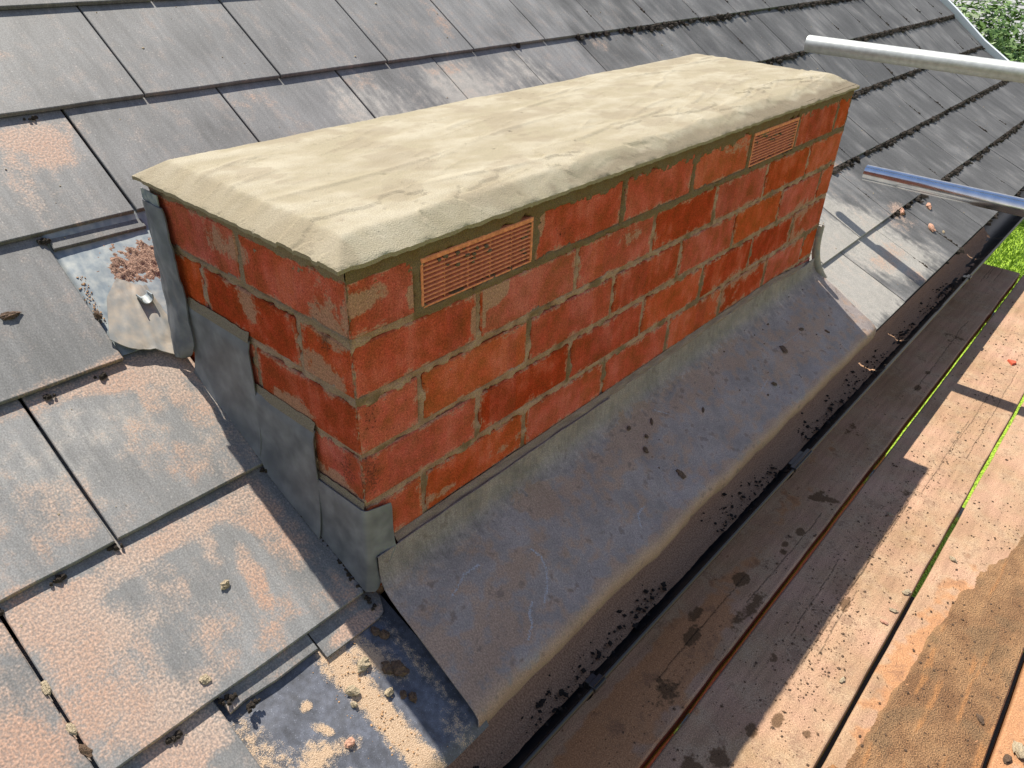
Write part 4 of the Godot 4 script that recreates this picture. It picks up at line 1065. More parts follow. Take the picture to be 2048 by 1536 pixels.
	# mortar fillet over the steps
	for k in 3:
		var mf := Surf.new(); mf.col = Color(0.25, 0.205, 0.15)
		var a: float = steps[k][0]; var b: float = steps[k][1]; var top: float = steps[k][2]
		for q in 14:
			var z0 := lerpf(a, b, q / 14.0); var z1 := lerpf(a, b, (q + 1) / 14.0)
			var h := 0.009 + 0.003 * nz.get_noise_1d(z0 * 40.0); var h2 := 0.009 + 0.003 * nz.get_noise_1d(z1 * 40.0)
			var o := Vector3(0.006, 0.2, 0.2)
			mf.quad_out(Vector3(-0.0015, top + h, z0) + o, Vector3(-0.0015, top + h2, z1) + o, Vector3(-0.0062, top - 0.006, z1) + o, Vector3(-0.0062, top - 0.006, z0) + o, Vector3(0.1, top + 0.2, (z0 + z1) * 0.5 + 0.2))
		put("pointing", mf.mesh(), M.mortar, sf)
	# ---- lead at the back corner: a sheet under the slates, a flap on it and a strip up the brickwork
	var bc := thing("back_corner_flashing", Vector3(-0.04, -0.1, -0.5))
	tag(bc, "crumpled lead flap and upright lead strip at the chimney's rear left corner", "flashing")
	var org := Vector3(-0.04, -0.1, -0.5)
	var P3 := PackedVector3Array(); var nu4 := 22; var nv4 := 22
	for j in nv4:
		for i in nu4:
			var x := lerpf(-0.118, 0.075, i / (nu4 - 1.0)); var z := lerpf(-0.655, -0.448, j / (nv4 - 1.0))
			P3.append(Vector3(x, slate_y(z) - 0.0085 + 0.0016 * nz.get_noise_2d(x * 18.0, z * 18.0) - (0.012 if x < -0.094 else 0.0), z) - org)
	put("lead_soaker", sheet(P3, PackedVector2Array(), nu4, nv4, 0.0016, true), M.lead_pale, bc)
	# the flap: quad on the roof whose right side rises into the strip
	var P4 := PackedVector3Array(); var nf := 30; var ng := 24
	for j in ng:
		var g := j / (ng - 1.0)
		for i in nf:
			var f := i / (nf - 1.0)
			# left edge runs from the chimney back to the tail's left corner
			var l := Vector3(-0.036, 0, -0.546).lerp(Vector3(-0.067, 0, -0.520), g * 2.0) if g < 0.5 else Vector3(-0.067, 0, -0.520).lerp(Vector3(-0.099, 0, -0.461), g * 2.0 - 1.0)
			var rgt := Vector3(-0.004, 0, -0.520).lerp(Vector3(-0.010, 0, -0.406), g)
			var p := l.lerp(rgt, f)
			if j == ng - 1: p.z += 0.004 * sin(f * 9.0)
			p.z += 0.012 * g * sin(PI * f) * 0.6
			var y := slate_y(clampf(p.z, -0.62, -0.4376)) + 0.004 + 0.004 * g
			if p.z > -0.4375: y = lerpf(CY[3], CY[2], (p.z - CZ[3]) / (CZ[2] - CZ[3])) + 0.006
			y += 0.0022 * nz.get_noise_2d(f * 2.5 + 3.0, g * 2.5) + 0.0026 * exp(-pow((f - 0.55) / 0.05, 2.0)) * g
			var rise := sstep(0.80, 1.0, f)
			y += 0.016 * rise * rise * (0.3 + 0.7 * g)
			P4.append(Vector3(p.x, y, p.z) - org)
	put("lead_flap", sheet(P4, PackedVector2Array(), nf, ng, 0.0018, true), M.lead_dusty, bc)
	# upright strip, folded edge, flaring over the flap at its foot
	var P5 := PackedVector3Array(); var ns := 16; var nt := 34
	for j in nt:
		var g := j / (nt - 1.0); var y := lerpf(0.066, -0.172, g)
		var za := lerpf(-0.452, -0.452, g); var zb := lerpf(-0.392, -0.372, pow(g, 0.8))
		if g > 0.55: za = lerpf(-0.452, -0.410, (g - 0.55) / 0.45)
		if g > 0.86: zb -= 0.026 * pow((g - 0.86) / 0.14, 2.0)
		for i in ns:
			var f := i / (ns - 1.0); var z := lerpf(za, zb, f)
			var fold := 0.0035 * sin(f * PI) + 0.003 * nz.get_noise_2d(f * 2.0, g * 5.0 + 3.0)
			var flare := 0.022 * pow(sstep(0.45, 1.0, g), 1.5) * (1.0 - 0.75 * f)
			P5.append(Vector3(-0.0055 - fold - flare - 0.003 * f, y, z) - org)
	put("lead_strip", sheet(P5, PackedVector2Array(), ns, nt, 0.0022, false), M.lead, bc)
	var P6 := PackedVector3Array()
	for j in 8:
		for i in 6:
			P6.append(Vector3(-0.008 + 0.001 * sin(i * 1.2), lerpf(0.082, 0.052, j / 7.0), lerpf(-0.446, -0.400, i / 5.0)) - org)
	put("lead_strip", sheet(P6, PackedVector2Array(), 6, 8, 0.0016, false), M.lead_pale, bc)
	# a curled lip of bright lead beside the strip
	var P7 := PackedVector3Array()
	for j in 9:
		for i in 12:
			var a := lerpf(-0.3, PI + 0.5, i / 11.0); var f := j / 8.0
			P7.append(Vector3(-0.018 - 0.010 * cos(a) - 0.002 * f, slate_y(-0.50) + 0.015 - 0.010 * sin(a) * (0.6 + 0.4 * f), -0.508 + 0.022 * f) - org)
	put("lead_curl", sheet(P7, PackedVector2Array(), 12, 9, 0.0016, false), M.lead_pale, bc)
	var hp := Surf.new(); var HP := PackedVector3Array(); var hn := 44
	for j in hn:
		for i in hn:
			var x := lerpf(-0.055, 0.075, i / (hn - 1.0)); var z := lerpf(-0.612, -0.530, j / (hn - 1.0))
			var w1 := nz.get_noise_2d(x * 40.0, z * 40.0); var w2 := nzf.get_noise_2d(x * 170.0, z * 170.0)
			var k := 1.0 - pow((x - 0.022) / 0.07, 2.0) - pow((z + 0.572) / 0.036, 2.0) + w1 * 0.8 + w2 * 0.5
			HP.append(Vector3(x, slate_y(z) - 0.0105 + clampf(k, 0.0, 1.0) * (0.006 + 0.003 * w2 + 0.003 * w1), z))
	hp.grid(HP, PackedVector2Array(), PackedColorArray(), hn, hn, true)
	tag(put("brick_dust_heap", hp.mesh(), M.heap), "small heap of orange brick dust and grit behind the lead flap", "dust heap")
	# ---- bare lead sheet in place of a slate at the eaves
	var es := thing("eaves_lead_sheet", Vector3(-0.12, -0.45, 0.1))
	tag(es, "dark blue lead sheet strewn with sand at the eaves below the chimney corner", "flashing")
	var P8 := PackedVector3Array(); var U8 := PackedVector2Array(); var ne := 42; var nf8 := 40
	for j in nf8:
		for i in ne:
			var x := lerpf(-0.252, 0.012, i / (ne - 1.0)); var z := lerpf(-0.03, 0.222, j / (nf8 - 1.0))
			var y := lerpf(CY[1] - 0.024, CY[0] - 0.006, z / 0.212) + 0.0014 * nz.get_noise_2d(x * 14.0, z * 14.0)
			y += 0.004 * exp(-pow((x + 0.058 + 0.1 * (z - 0.1)) / 0.006, 2.0)) * sstep(0.02, 0.08, z)
			if z > 0.205: y -= pow((z - 0.205) / 0.017, 2.0) * 0.012
			P8.append(Vector3(x, y, z) - Vector3(-0.12, -0.45, 0.1)); U8.append(Vector2((x + 0.26) / 0.28, (z + 0.03) / 0.29))
	put("lead_sheet", sheet(P8, U8, ne, nf8, 0.002, true), M.lead_sheet, es)

# ------------------------------------------------------------------ gutter
func gutter() -> void:
	var t := thing("gutter", Vector3(0, -0.56, 0.222))
	tag(t, "black half round plastic gutter along the eaves", "gutter")
	var nu := 19
	var xs := [ROOF_X0, VERGE]
	for pc in [[ROOF_X0, 0.955, 0.0], [0.955, VERGE, 0.0015]]:
		var P := PackedVector3Array(); var n := 40
		for j in nu:
			var a := PI * j / (nu - 1.0)
			for i in n:
				P.append(Vector3(lerpf(pc[0], pc[1], i / (n - 1.0)), -sin(a) * (0.058 - pc[2]), cos(a) * (0.0565 - pc[2])))
		put("channel", sheet(P, PackedVector2Array(), n, nu, 0.0025, false), M.plastic, t)
	# rounded lip
	for q in [0.0575, -0.0575]:
		var s := Surf.new(); var LP := PackedVector3Array()
		for j in 2:
			for i in 11:
				var a := TAU * i / 10.0
				LP.append(Vector3(xs[j], cos(a) * 0.0042, q + sin(a) * 0.0042))
		s.grid(LP, PackedVector2Array(), PackedColorArray(), 11, 2)
		put("lip", s.mesh(), M.plastic, t)
	for bx in [0.195, 0.955, 2.32, 3.4, -0.9]:
		var s := Surf.new()
		var w := 0.014 if bx != 0.955 else 0.045
		var P := PackedVector3Array()
		for j in 21:
			var a := PI * (j - 1) / 18.0
			for i in 2: P.append(Vector3(bx + (w if i == 1 else -w), -sin(a) * 0.0625, cos(a) * 0.061))
		s.grid(P, PackedVector2Array(), PackedColorArray(), 2, 21, true)
		s.cbox(Vector3(bx - w, -0.004, 0.050), Vector3(bx + w, 0.006, 0.0645), 0.001)
		s.cbox(Vector3(bx - w * 0.7, -0.014, 0.040), Vector3(bx + w * 0.7, 0.002, 0.052), 0.001)
		put("gutter_bracket", s.mesh(), M.plastic, t)
	# silt in the bottom of the channel
	var st := Surf.new(); var SP := PackedVector3Array(); var nx := 420; var nw := 16
	for j in nw:
		for i in nx:
			var x := lerpf(-0.6, 3.0, i / (nx - 1.0)); var f := j / (nw - 1.0)
			var a := lerpf(1.15, PI - 0.12, f)
			var th := 0.004 + 0.004 * nz.get_noise_2d(x * 3.0, f * 2.0) + 0.0035 * nz.get_noise_2d(x * 16.0, f * 6.0) + 0.0012 * nzf.get_noise_2d(x * 90.0, f * 20.0)
			if f < 0.22 or f > 0.94: th -= 0.004
			if x > 1.6: th -= (x - 1.6) * 0.004
			var r := 0.0535 - th
			SP.append(Vector3(x, -0.56 - sin(a) * r, 0.222 + cos(a) * r * 0.98))
	st.grid(SP, PackedVector2Array(), PackedColorArray(), nx, nw, false)
	tag(put("gutter_silt", st.mesh(), M.silt), "reddish brown silt lying in the gutter", "silt", "", "stuff")

# ------------------------------------------------------------------ scaffold

func scaffold() -> void:
	var edges := [[0.140, 0.3480], [0.3600, 0.5695], [0.5790, 0.7860], [0.7955, 1.006], [1.016, 1.226]]
	var labels := ["scaffold board nearest the gutter, mostly in the chimney's shadow", "second scaffold board from the gutter, half in sun and half in shadow", "third scaffold board from the gutter, carrying damp orange sand", "fourth scaffold board from the gutter, at the picture's lower right corner", "outermost scaffold board past the corner of the picture"]
	for k in edges.size():
		var s := Surf.new(); s.mode = "board"
		var x0 := -1.7 + 0.05 * k; var x1: float = [3.145, 3.140, 3.16, 3.12, 3.15][k]
		var nx := 90; var z0: float = edges[k][0]; var z1: float = edges[k][1]
		# worn, slightly wavy long edges; rounded arrises
		var sec := []
		for i in nx:
			var x := lerpf(x0, x1, i / (nx - 1.0))
			var a := z0 + 0.0018 * nz.get_noise_2d(x * 5.0, k * 7.0) + 0.0008 * nzf.get_noise_2d(x * 40.0, k * 3.0)
			var b := z1 + 0.0018 * nz.get_noise_2d(x * 5.0, k * 7.0 + 3.0) + 0.0008 * nzf.get_noise_2d(x * 40.0, k * 3.0 + 1.0)
			var y := BOARD + 0.0012 * nz.get_noise_2d(x * 1.5, k * 9.0)
			sec.append([Vector3(x, y - 0.038, a), Vector3(x, y - 0.004, a), Vector3(x, y - 0.001, a + 0.0015), Vector3(x, y, a + 0.004), Vector3(x, y, b - 0.004), Vector3(x, y - 0.001, b - 0.0015), Vector3(x, y - 0.004, b), Vector3(x, y - 0.038, b)])
		for i in nx - 1:
			var m: Vector3 = (sec[i][0] + sec[i + 1][7]) * 0.5 + Vector3(0, 0.02, 0)
			for q in 8: s.quad_out(sec[i][q], sec[i + 1][q], sec[i + 1][(q + 1) % 8], sec[i][(q + 1) % 8], m)
		for e in [0, nx - 1]:
			var m: Vector3 = (sec[nx / 2][0] + sec[nx / 2][7]) * 0.5
			for q in range(1, 7): s.tri_out(sec[e][0], sec[e][q], sec[e][q + 1], m)
		if k > 0:
			tag(put("scaffold_board", s.mesh(), M.board), labels[k], "board", "scaffold boards"); continue
		var bt := thing("scaffold_board"); tag(bt, labels[k], "board", "scaffold boards")
		put("plank", s.mesh(), M.board, bt)
		# its outer edge is stained red
		var es := Surf.new()
		for i in nx - 1:
			var dz := Vector3(0, 0, 0.0008)
			es.quad_out(sec[i][6] + dz, sec[i + 1][6] + dz, sec[i + 1][7] + dz, sec[i][7] + dz, Vector3(sec[i][6].x, BOARD, 0.2))
		put("stained_edge", es.mesh(), M.stain, bt)
	# damp sand on the third board
	var sp := Surf.new(); var nx2 := 320; var nz2 := 80; var P := PackedVector3Array(); var SC := PackedColorArray()
	for j in nz2:
		for i in nx2:
			var x := lerpf(-0.1, 1.42, i / (nx2 - 1.0)); var z := lerpf(0.5815, 0.783, j / (nz2 - 1.0))
			var w1 := nz.get_noise_2d(x * 5.0, z * 9.0); var w2 := nz.get_noise_2d(x * 24.0, z * 24.0); var w3 := nzf.get_noise_2d(x * 120.0, z * 120.0)
			var lim := 0.52 + (z - 0.5815) * 0.9 + 0.55 * sstep(0.60, 0.66, z) + 0.18 * sstep(0.66, 0.72, z)
			var inx := sstep(0.02, -0.09, x - lim - w1 * 0.10 - w2 * 0.03)
			if x < 0.5: inx *= sstep(0.0, 0.014, z - 0.5825 + w2 * 0.01 - 0.02 * sstep(0.45, 0.2, x))
			var h := -0.0014 + inx * (0.0030 + 0.0016 * w1 + 0.0014 * w2 + 0.0011 * w3)
			if inx > 0.4: h += maxf(0.0, nz.get_noise_2d(x * 3.0 + 8.0, z * 30.0)) * 0.004
			P.append(Vector3(x, BOARD + h, z))
			var tn := clampf(0.5 + w1 * 0.9 + w2 * 0.5, 0.0, 1.0)
			var sc := Color(0.26, 0.140, 0.066).lerp(Color(0.43, 0.255, 0.128), tn)
			sc = sc.lerp(Color(0.50, 0.25, 0.10), sstep(0.30, 0.42, nz.get_noise_2d(x * 3.0 + 8.0, z * 30.0)) * 0.8)
			sc = sc.lerp(Color(0.26, 0.17, 0.09), sstep(0.12, 0.4, nz.get_noise_2d(x * 8.0 + 40.0, z * 10.0)) * 0.6)
			SC.append(sc)
	sp.grid(P, PackedVector2Array(), SC, nx2, nz2, true)
	tag(put("damp_sand_patch", sp.mesh(), M.sand), "patch of damp orange brown sand spread on the third scaffold board", "sand")
	# two tubes that poke over the roof
	for a in [["upper galvanised scaffold tube poking over the roof, its surface dull grey", Vector3(2.037, 0.112, -0.331), 1.75, "steel"], ["lower scaffold tube poking over the eaves, bright and reflecting blue sky", Vector3(2.023, -0.221, -0.055), 1.45, "steel_bright"]]:
		tag(put("scaffold_tube", tube_mesh(0.02415, a[2], 40), M[a[3]], null, a[1]), a[0], "scaffold tube", "scaffold tubes over the roof")
	# frame that carries the boards, outside the picture and below them
	for x in [-1.2, 0.42, 1.42, 2.75]:
		var o := put("scaffold_transom", tube_mesh(0.02415, 1.36, 20), M.steel, null, Vector3(x, BOARD - 0.0635, 0.10))
		tag(o, "steel scaffold transom running under the boards", "scaffold tube", "transoms under the boards")
	for z in [0.12, 1.34]:
		var o := put("scaffold_ledger", tube_mesh(0.02415, 4.9, 20), M.steel, null, Vector3(-1.7, BOARD - 0.113, z)); o.rotation.y = PI / 2
		tag(o, "steel scaffold ledger under the boards", "scaffold tube", "ledgers under the boards")
	for x in [-1.45, 2.085]:
		var o := put("scaffold_standard", tube_mesh(0.02415, 4.6, 20), M.steel, null, Vector3(x, GROUND, 1.392)); o.rotation.x = -PI / 2
		tag(o, "upright steel scaffold standard outside the boards", "scaffold tube", "scaffold standards")

# ------------------------------------------------------------------ loose lumps and crumbs
func rest(m: Mesh, mt: Material, called: String, at: Vector3, size: Vector3, turn: float, up: Vector3, label: String, category: String, group := "") -> void:
	var o := put(called, m, mt, null, at + up * size.y * (0.5 if category == "rubble" else 0.62))
	var b := Basis(Quaternion(Vector3.UP, up)) * Basis(Vector3.UP, turn)
	o.basis = b.scaled_local(size * (0.82 if category == "rubble" else 1.0))
	tag(o, label, category, group)

func on_slate(x: float, z: float) -> Vector3:
	return Vector3(x, slate_y(z), z)

func sheet_y(z: float) -> float:
	return lerpf(CY[1] - 0.024, CY[0] - 0.006, z / 0.212)

func apron_at(z: float) -> float:
	var p := apron_profile()
	for k in p.size() - 1:
		if z >= p[k].x and z <= p[k + 1].x: return lerpf(p[k].y, p[k + 1].y, (z - p[k].x) / maxf(p[k + 1].x - p[k].x, 1e-5))
	return -0.48

func debris() -> void:
	var L := []
	for k in 6: L.append(lump(100 + k, 0.5, 11, 8))
	var up := slate_up(-0.1)
	rest(L[0], M.lump, "mortar_lump", on_slate(-0.162, -0.107), Vector3(0.0085, 0.006, 0.007), 0.4, up, "pale round mortar lump in the middle of the dustiest slate", "rubble", "loose mortar lumps")
	rest(L[1], M.lump, "mortar_lump", on_slate(-0.247, -0.024), Vector3(0.007, 0.005, 0.008), 1.4, up, "crumbly mortar lump near the lower edge of the dustiest slate", "rubble", "loose mortar lumps")
	rest(L[2], M.lump_dark, "mortar_lump", on_slate(-0.196, -0.540), Vector3(0.016, 0.006, 0.008), -0.1, slate_up(-0.5), "flat dark mortar lump alone on the slate at the picture's left edge", "rubble", "loose mortar lumps")
	rest(L[3], M.lump_dark, "mortar_lump", on_slate(-0.092, -0.507) + Vector3(0, -0.004, 0), Vector3(0.007, 0.007, 0.010), 0.5, slate_up(-0.5), "dark lump wedged at the slate's right edge beside the lead flap", "rubble", "loose mortar lumps")
	rest(L[4], M.lump, "mortar_lump", Vector3(-0.3865, slate_y(-0.115) - 0.002, -0.115), Vector3(0.006, 0.005, 0.012), 0.0, up, "pale pebble caught in the joint at the lower left, upper one", "rubble", "loose mortar lumps")
	rest(L[5], M.lump, "mortar_lump", Vector3(-0.3865, slate_y(-0.062) - 0.002, -0.062), Vector3(0.005, 0.005, 0.010), 0.0, up, "pale pebble caught in the joint at the lower left, middle one", "rubble", "loose mortar lumps")
	rest(L[1], M.lump_dark, "mortar_lump", Vector3(-0.3865, slate_y(-0.035) - 0.002, -0.035), Vector3(0.005, 0.005, 0.012), 0.3, up, "dark pebble caught in the joint at the lower left, lowest one", "rubble", "loose mortar lumps")
	var us := slate_up(0.1)
	for a in [[-0.071, 0.112, 0.0085, 0.007, 0, "lump", "cream pebble at the shadow's edge on the sandy lead sheet"], [-0.058, 0.126, 0.0075, 0.005, 1, "lump_dark", "round brown stone in shadow beside the cream pebble"], [-0.050, 0.136, 0.009, 0.006, 2, "lump_dark", "larger round brown stone in shadow below the cream pebble"], [-0.040, 0.098, 0.016, 0.009, 3, "lump_dark", "biggest brown stone in shadow on the lead sheet"], [-0.052, 0.088, 0.013, 0.008, 4, "lump_dark", "brown stone in shadow just left of the biggest one"], [-0.031, 0.040, 0.009, 0.006, 5, "lump_dark", "brown stone at the tip of the rounded slate tongue"], [-0.024, 0.050, 0.010, 0.005, 0, "lump_dark", "flat brown stone just below the rounded slate tongue"], [-0.074, 0.064, 0.013, 0.008, 2, "lump", "crumbly pale mortar lump on the sand beside the shadow's edge"], [-0.108, 0.082, 0.011, 0.008, 3, "lump", "pale mortar lump with a dark hollow on the sand"], [-0.117, 0.096, 0.006, 0.006, 4, "lump", "small pale mortar crumb under the hollow lump on the sand"], [-0.150, 0.128, 0.008, 0.006, 5, "lump_brick", "pinkish pebble on the dark lead sheet left of the sand"]]:
		rest(L[a[4]], M[a[5]], "mortar_lump" if a[5] == "lump" else "stone", Vector3(a[0], sheet_y(a[1]), a[1]), Vector3(a[2], a[3], a[2] * 0.8), a[0] * 40.0, us, a[6], "rubble", "stones and lumps on the eaves sheet")
	# brick bits on the far slates
	for a in [[2.542, 0.046, 0.022, 0.010, 0, "long pinkish brick fragment on the slates left of the lower tube's end"], [2.386, 0.106, 0.024, 0.012, 1, "curved pinkish brick fragment on the lowest course of slates"], [2.345, 0.004, 0.022, 0.012, 2, "pinkish clump of brick dust and moss at a slate edge"], [2.43, 0.14, 0.008, 0.005, 3, "small grey chip below the curved brick fragment"]]:
		rest(L[a[4]], M.lump_brick if a[4] != 3 else M.lump, "brick_fragment", on_slate(a[0], a[1]), Vector3(a[2], a[3], a[2] * 0.6), 0.6, us, a[5], "rubble", "brick fragments on the far slates")
	# wet mortar splats on the apron
	for a in [[0.363, 0.037, 0.012], [0.316, 0.036, 0.010], [0.339, 0.100, 0.009], [0.311, 0.063, 0.011], [0.265, 0.034, 0.009], [0.431, 0.176, 0.007], [0.295, 0.098, 0.010], [0.620, 0.160, 0.013], [0.519, 0.120, 0.008], [0.593, 0.092, 0.009], [0.438, 0.155, 0.008], [0.62, 0.075, 0.007], [0.66, 0.060, 0.008], [0.37, 0.105, 0.008], [0.345, 0.125, 0.007], [0.53, 0.10, 0.008], [0.60, 0.045, 0.008], [0.80, 0.10, 0.008], [1.18, 0.11, 0.012], [1.05, 0.15, 0.009], [1.3, 0.10, 0.010], [1.38, 0.14, 0.010]]:
		rest(L[int(a[0] * 37) % 6], M.lump_dark, "mortar_splat", Vector3(a[0], apron_at(a[1]) + 0.0018, a[1]), Vector3(a[2] * rng.randf_range(0.6, 1.15), 0.0020, a[2] * rng.randf_range(0.4, 0.75)), rng.randf() * 6.0, us, "dark wet mortar splat on the lead apron", "mortar splat", "wet mortar splats on the apron")
	# bits on the boards
	var bu := Vector3.UP
	var chip := Surf.new()
	var c0 := [Vector3(-0.018, 0, -0.008), Vector3(0.016, 0, -0.012), Vector3(0.010, 0, 0.012), Vector3(-0.004, 0, 0.010)]
	for i in 4:
		chip.quad_out(c0[i], c0[(i + 1) % 4], c0[(i + 1) % 4] * 0.85 + Vector3(0, 0.007, 0), c0[i] * 0.85 + Vector3(0, 0.007, 0), Vector3(0, 0.003, 0))
	chip.quad_out(c0[0] * 0.85 + Vector3(0, 0.007, 0), c0[1] * 0.85 + Vector3(0, 0.007, 0), c0[2] * 0.85 + Vector3(0, 0.007, 0), c0[3] * 0.85 + Vector3(0, 0.007, 0), Vector3.ZERO)
	var chm := mat(0.85, Color8(206, 92, 62)); grain(chm, M.slate.detail_albedo, 14.0)
	var co := put("brick_chip", chip.mesh(), chm, null, Vector3(2.268, BOARD + 0.0005, 0.499)); co.rotation.y = 0.5
	tag(co, "bright orange brick chip on the second scaffold board", "rubble")
	for a in [[1.211, 0.450, 0.010, 0, "lump", "greyish lump on the sunlit middle of the second board"], [0.977, 0.561, 0.013, 1, "lump", "pebble at the gap's edge between second and third boards"], [1.154, 0.607, 0.012, 2, "lump", "grey pebble on the third board just above the damp sand"], [0.752, 0.759, 0.012, 3, "lump_dark", "brown pebble at the right side of the damp sand"], [0.730, 0.826, 0.022, 4, "lump", "large grey stone on the fourth board at the picture's lower right"], [0.700, 0.815, 0.012, 5, "lump_dark", "small dark stone tucked beside the large grey stone"], [0.905, 0.556, 0.011, 0, "lump", "pale elongated lump beside the gap, below the pebble at its edge"], [0.86, 0.552, 0.010, 1, "lump_brick", "pinkish crumb beside the gap above the damp sand's corner"], [1.708, 0.475, 0.007, 2, "lump", "small grey pebble on the far sunlit part of the second board"], [0.662, 0.540, 0.009, 3, "lump", "small pale pebble low on the second board near the gap"]]:
		rest(L[a[3]], M[a[4]], "stone", Vector3(a[0], BOARD, a[1]), Vector3(a[2], a[2] * 0.45, a[2] * 0.6), a[0] * 9.0, bu, a[5], "rubble", "stones on the scaffold boards")
	# crumbs nobody could count
	crumbs("board_crumbs", "dark crumbs of mortar scattered over the scaffold boards", M.lump_dark, 2600, 0)
	crumbs("gutter_crumbs", "black crumbs of moss and mortar in the gutter", M.moss, 1000, 1)
	crumbs("slate_grit", "pale grit scattered over the slates", M.lump, 900, 2)
	crumbs("sand_grains", "loose sand grains on the lead sheets beside the chimney", M.lump_sand, 320, 3)
	crumbs("apron_crumbs", "small dark crumbs on the lead apron", M.lump_dark, 260, 4)

func crumbs(called: String, label: String, mt: Material, n: int, where: int) -> void:
	var s := Surf.new(); var r := RandomNumberGenerator.new(); r.seed = 900 + where
	for k in n:
		var p := Vector3.ZERO; var q := 0.0015; var u := Vector3.UP
		match where:
			0:
				var c: Array = [[1.0, 0.46, 0.45, 0.05], [0.6, 0.48, 0.3, 0.05], [1.6, 0.47, 0.5, 0.06], [2.3, 0.48, 0.4, 0.06], [0.7, 0.29, 0.6, 0.05], [0.7, 0.68, 0.4, 0.06], [0.7, 0.70, 0.35, 0.05], [1.5, 0.68, 0.4, 0.06], [0.7, 0.88, 0.3, 0.07]][r.randi() % 9]
				p = Vector3(c[0] + r.randfn() * c[2], BOARD, c[1] + r.randfn() * c[3])
				if p.z > 0.60 and p.z < 0.78 and p.x < 1.1: p.y += 0.0015
				if p.z < 0.29 or p.z > 1.0 or p.x > 3.1 or p.x < -1.0: continue
				var gap := false
				for e in [0.3555, 0.5745, 0.791]:
					if absf(p.z - e) < 0.009: gap = true
				if gap: continue
				q = 0.0009 + 0.0022 * pow(r.randf(), 3.0)
			1:
				var a := 1.35 + r.randfn() * 0.30
				p = Vector3(r.randf_range(-0.3, 2.4), -0.56 - sin(a) * 0.0485, 0.222 + cos(a) * 0.0485)
				if nz.get_noise_1d(p.x * 3.0 + 77.0) < -0.12: continue
				q = 0.0012 + 0.0042 * pow(r.randf(), 3.0)
			2:
				p = Vector3(r.randf_range(-0.55, 4.6), 0, r.randf_range(-1.2, 0.2))
				if p.x > -0.12 and p.x < CL + 0.05 and p.z > -0.62: continue
				if p.x > -0.26 and p.x < 0.0 and p.z > 0.0: continue
				p.y = slate_y(p.z); u = slate_up(p.z)
				q = 0.0007 + 0.0020 * pow(r.randf(), 5.0)
			3:
				if r.randf() < 0.7:
					p = Vector3(-0.095 + r.randfn() * 0.018, 0, r.randf_range(0.03, 0.21)); p.y = sheet_y(p.z)
				else:
					p = Vector3(-0.084 + r.randfn() * 0.004, 0, r.randf_range(-0.575, -0.50)); p.y = slate_y(p.z) - 0.0075
					p.x -= (p.z + 0.54) * 0.15
				u = slate_up(0.1); q = 0.0005 + 0.0012 * pow(r.randf(), 3.0)
			4:
				p = Vector3(r.randf_range(0.02, 1.5), 0, r.randf_range(0.02, 0.19)); p.y = apron_at(p.z) + 0.001
				u = slate_up(0.1); q = 0.0009 + 0.0020 * pow(r.randf(), 3.0)
		p += u * q * 0.4
		var e := Vector3(q * r.randf_range(0.7, 1.6), q * r.randf_range(0.6, 1.0), q * r.randf_range(0.7, 1.4))
		var V := [Vector3(e.x, 0, 0), Vector3(0, 0, e.z), Vector3(-e.x, 0, 0), Vector3(0, 0, -e.z)]
		var bs := Basis(Vector3.UP, r.randf() * TAU)
		var tp := Vector3(r.randf_range(-0.4, 0.4) * e.x, e.y, r.randf_range(-0.4, 0.4) * e.z)
		for i in 4:
			s.tri_out(p + bs * V[i], p + bs * V[(i + 1) % 4], p + bs * tp, p)
			s.tri_out(p + bs * V[i], p + bs * V[(i + 1) % 4], p - bs * tp, p)
	tag(put(called, s.mesh(), mt), label, "crumbs", "", "stuff")

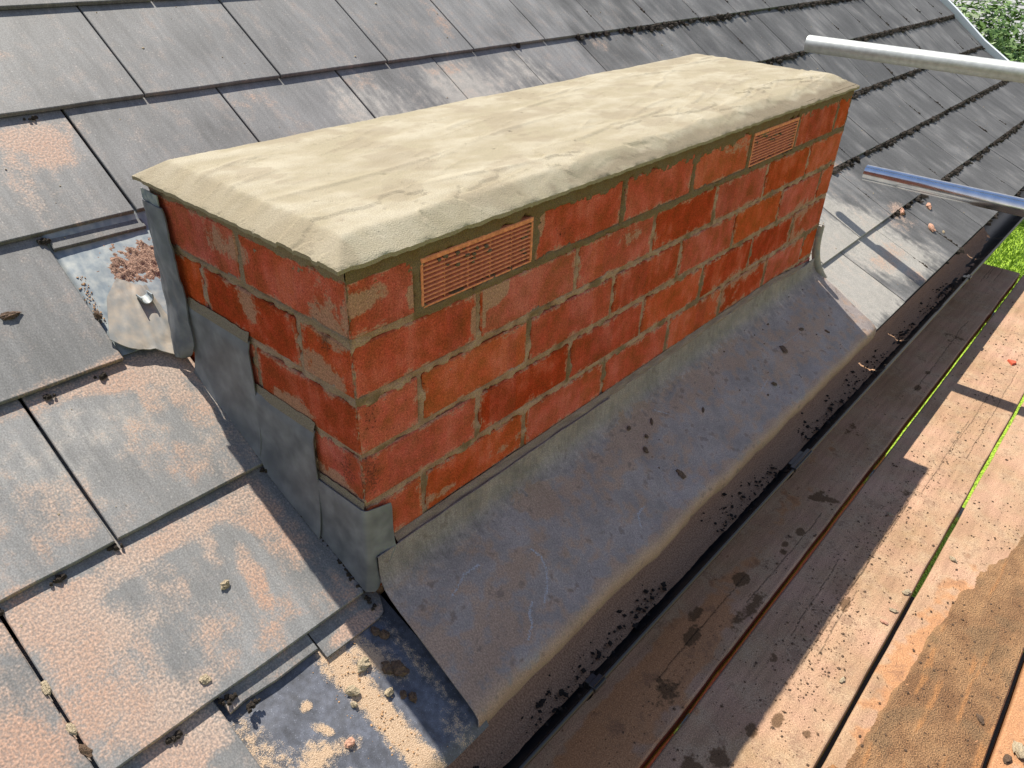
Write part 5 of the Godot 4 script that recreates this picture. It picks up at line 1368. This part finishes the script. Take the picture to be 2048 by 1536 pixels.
func moss() -> void:
	var s := Surf.new(); var r := RandomNumberGenerator.new(); r.seed = 77
	for row in range(0, 9):
		var x := 1.2 if row >= 4 else 1.62
		if row < 4: x = 2.0
		while x < VERGE - 0.03:
			var dens := clampf(0.25 + nz.get_noise_2d(x * 2.2, row * 5.0) * 1.1 + (x - 1.6) * 0.35, 0.0, 0.95)
			if row == 0: dens *= 0.15
			if row == 1: dens = dens * 0.8 if x > 2.25 else 0.0
			if r.randf() < dens:
				var h := r.randf_range(0.005, 0.012); var w := r.randf_range(0.007, 0.016)
				tuft(s, Vector3(x, CY[row] - 0.008, CZ[row] + 0.001), Vector3(w, h, w * r.randf_range(0.7, 1.5)), r)
				if r.randf() < 0.25: tuft(s, Vector3(x + 0.004, CY[row] - 0.014, CZ[row] + 0.012), Vector3(w * 0.8, h * 0.7, w), r)
			x += r.randf_range(0.007, 0.015)
		# cushions in the joints
		for k in 16:
			var id := r.randi_range(5, 16)
			var jx := (TX if row % 2 == 1 else TX - TW * 0.5) + TW * id
			if jx > VERGE - 0.05 or r.randf() < 0.35: continue
			if row < CZ.size() - 1:
				var f := r.randf_range(0.05, 0.45); var z := lerpf(CZ[row], CZ[row + 1], f)
				for q in 5: tuft(s, Vector3(jx + r.randfn() * 0.003, slate_y(z - 0.008 * q) - 0.001, z - 0.010 * q), Vector3(0.007, 0.005, 0.010) * r.randf_range(0.6, 1.1), r)
	# a few black tufts in the nearer joints
	for a in [[-0.245, -0.219, 3], [-0.39, -0.214, 3], [-0.318, -0.217, 2], [-0.236, 0.004, 3], [-0.215, 0.026, 3], [-0.31, 0.004, 2], [0.0, -0.826, 2], [-0.10, -0.628, 3], [-0.13, -0.43, 2], [-0.21, -0.43, 2], [-0.02, -0.216, 2]]:
		for q in a[2] * 3: tuft(s, Vector3(a[0] + r.randfn() * 0.005, roof_y(a[1]) - 0.008, a[1] + r.randfn() * 0.003), Vector3(0.004, 0.004, 0.004) * r.randf_range(0.6, 1.2), r)
	# crumbs lodged along the foot of the step flashing
	for k in 240:
		var z := r.randf_range(-0.37, 0.02)
		tuft(s, Vector3(-0.011 + r.randfn() * 0.003, slate_y(z), z), Vector3(0.003, 0.003, 0.003) * r.randf_range(0.4, 1.3), r)
	tag(put("moss", s.mesh(), M.moss), "dark moss growing along the tails and joints of the slates", "moss", "", "stuff")

func tuft(s: Surf, p: Vector3, e: Vector3, r: RandomNumberGenerator) -> void:
	var n := 6; var ring := []; var ring2 := []
	for i in n:
		var a := TAU * i / n + r.randf_range(-0.3, 0.3); var k := r.randf_range(0.6, 1.3)
		ring.append(p + Vector3(cos(a) * e.x * k, -e.y * 0.5, sin(a) * e.z * k))
		ring2.append(p + Vector3(cos(a) * e.x * k * 0.7, e.y * r.randf_range(0.3, 0.9), sin(a) * e.z * k * 0.7))
	var top := p + Vector3(0, e.y * r.randf_range(0.6, 1.2), 0)
	for i in n:
		s.quad_out(ring[i], ring[(i + 1) % n], ring2[(i + 1) % n], ring2[i], p)
		s.tri_out(ring2[i], ring2[(i + 1) % n], top, p - Vector3(0, e.y, 0))
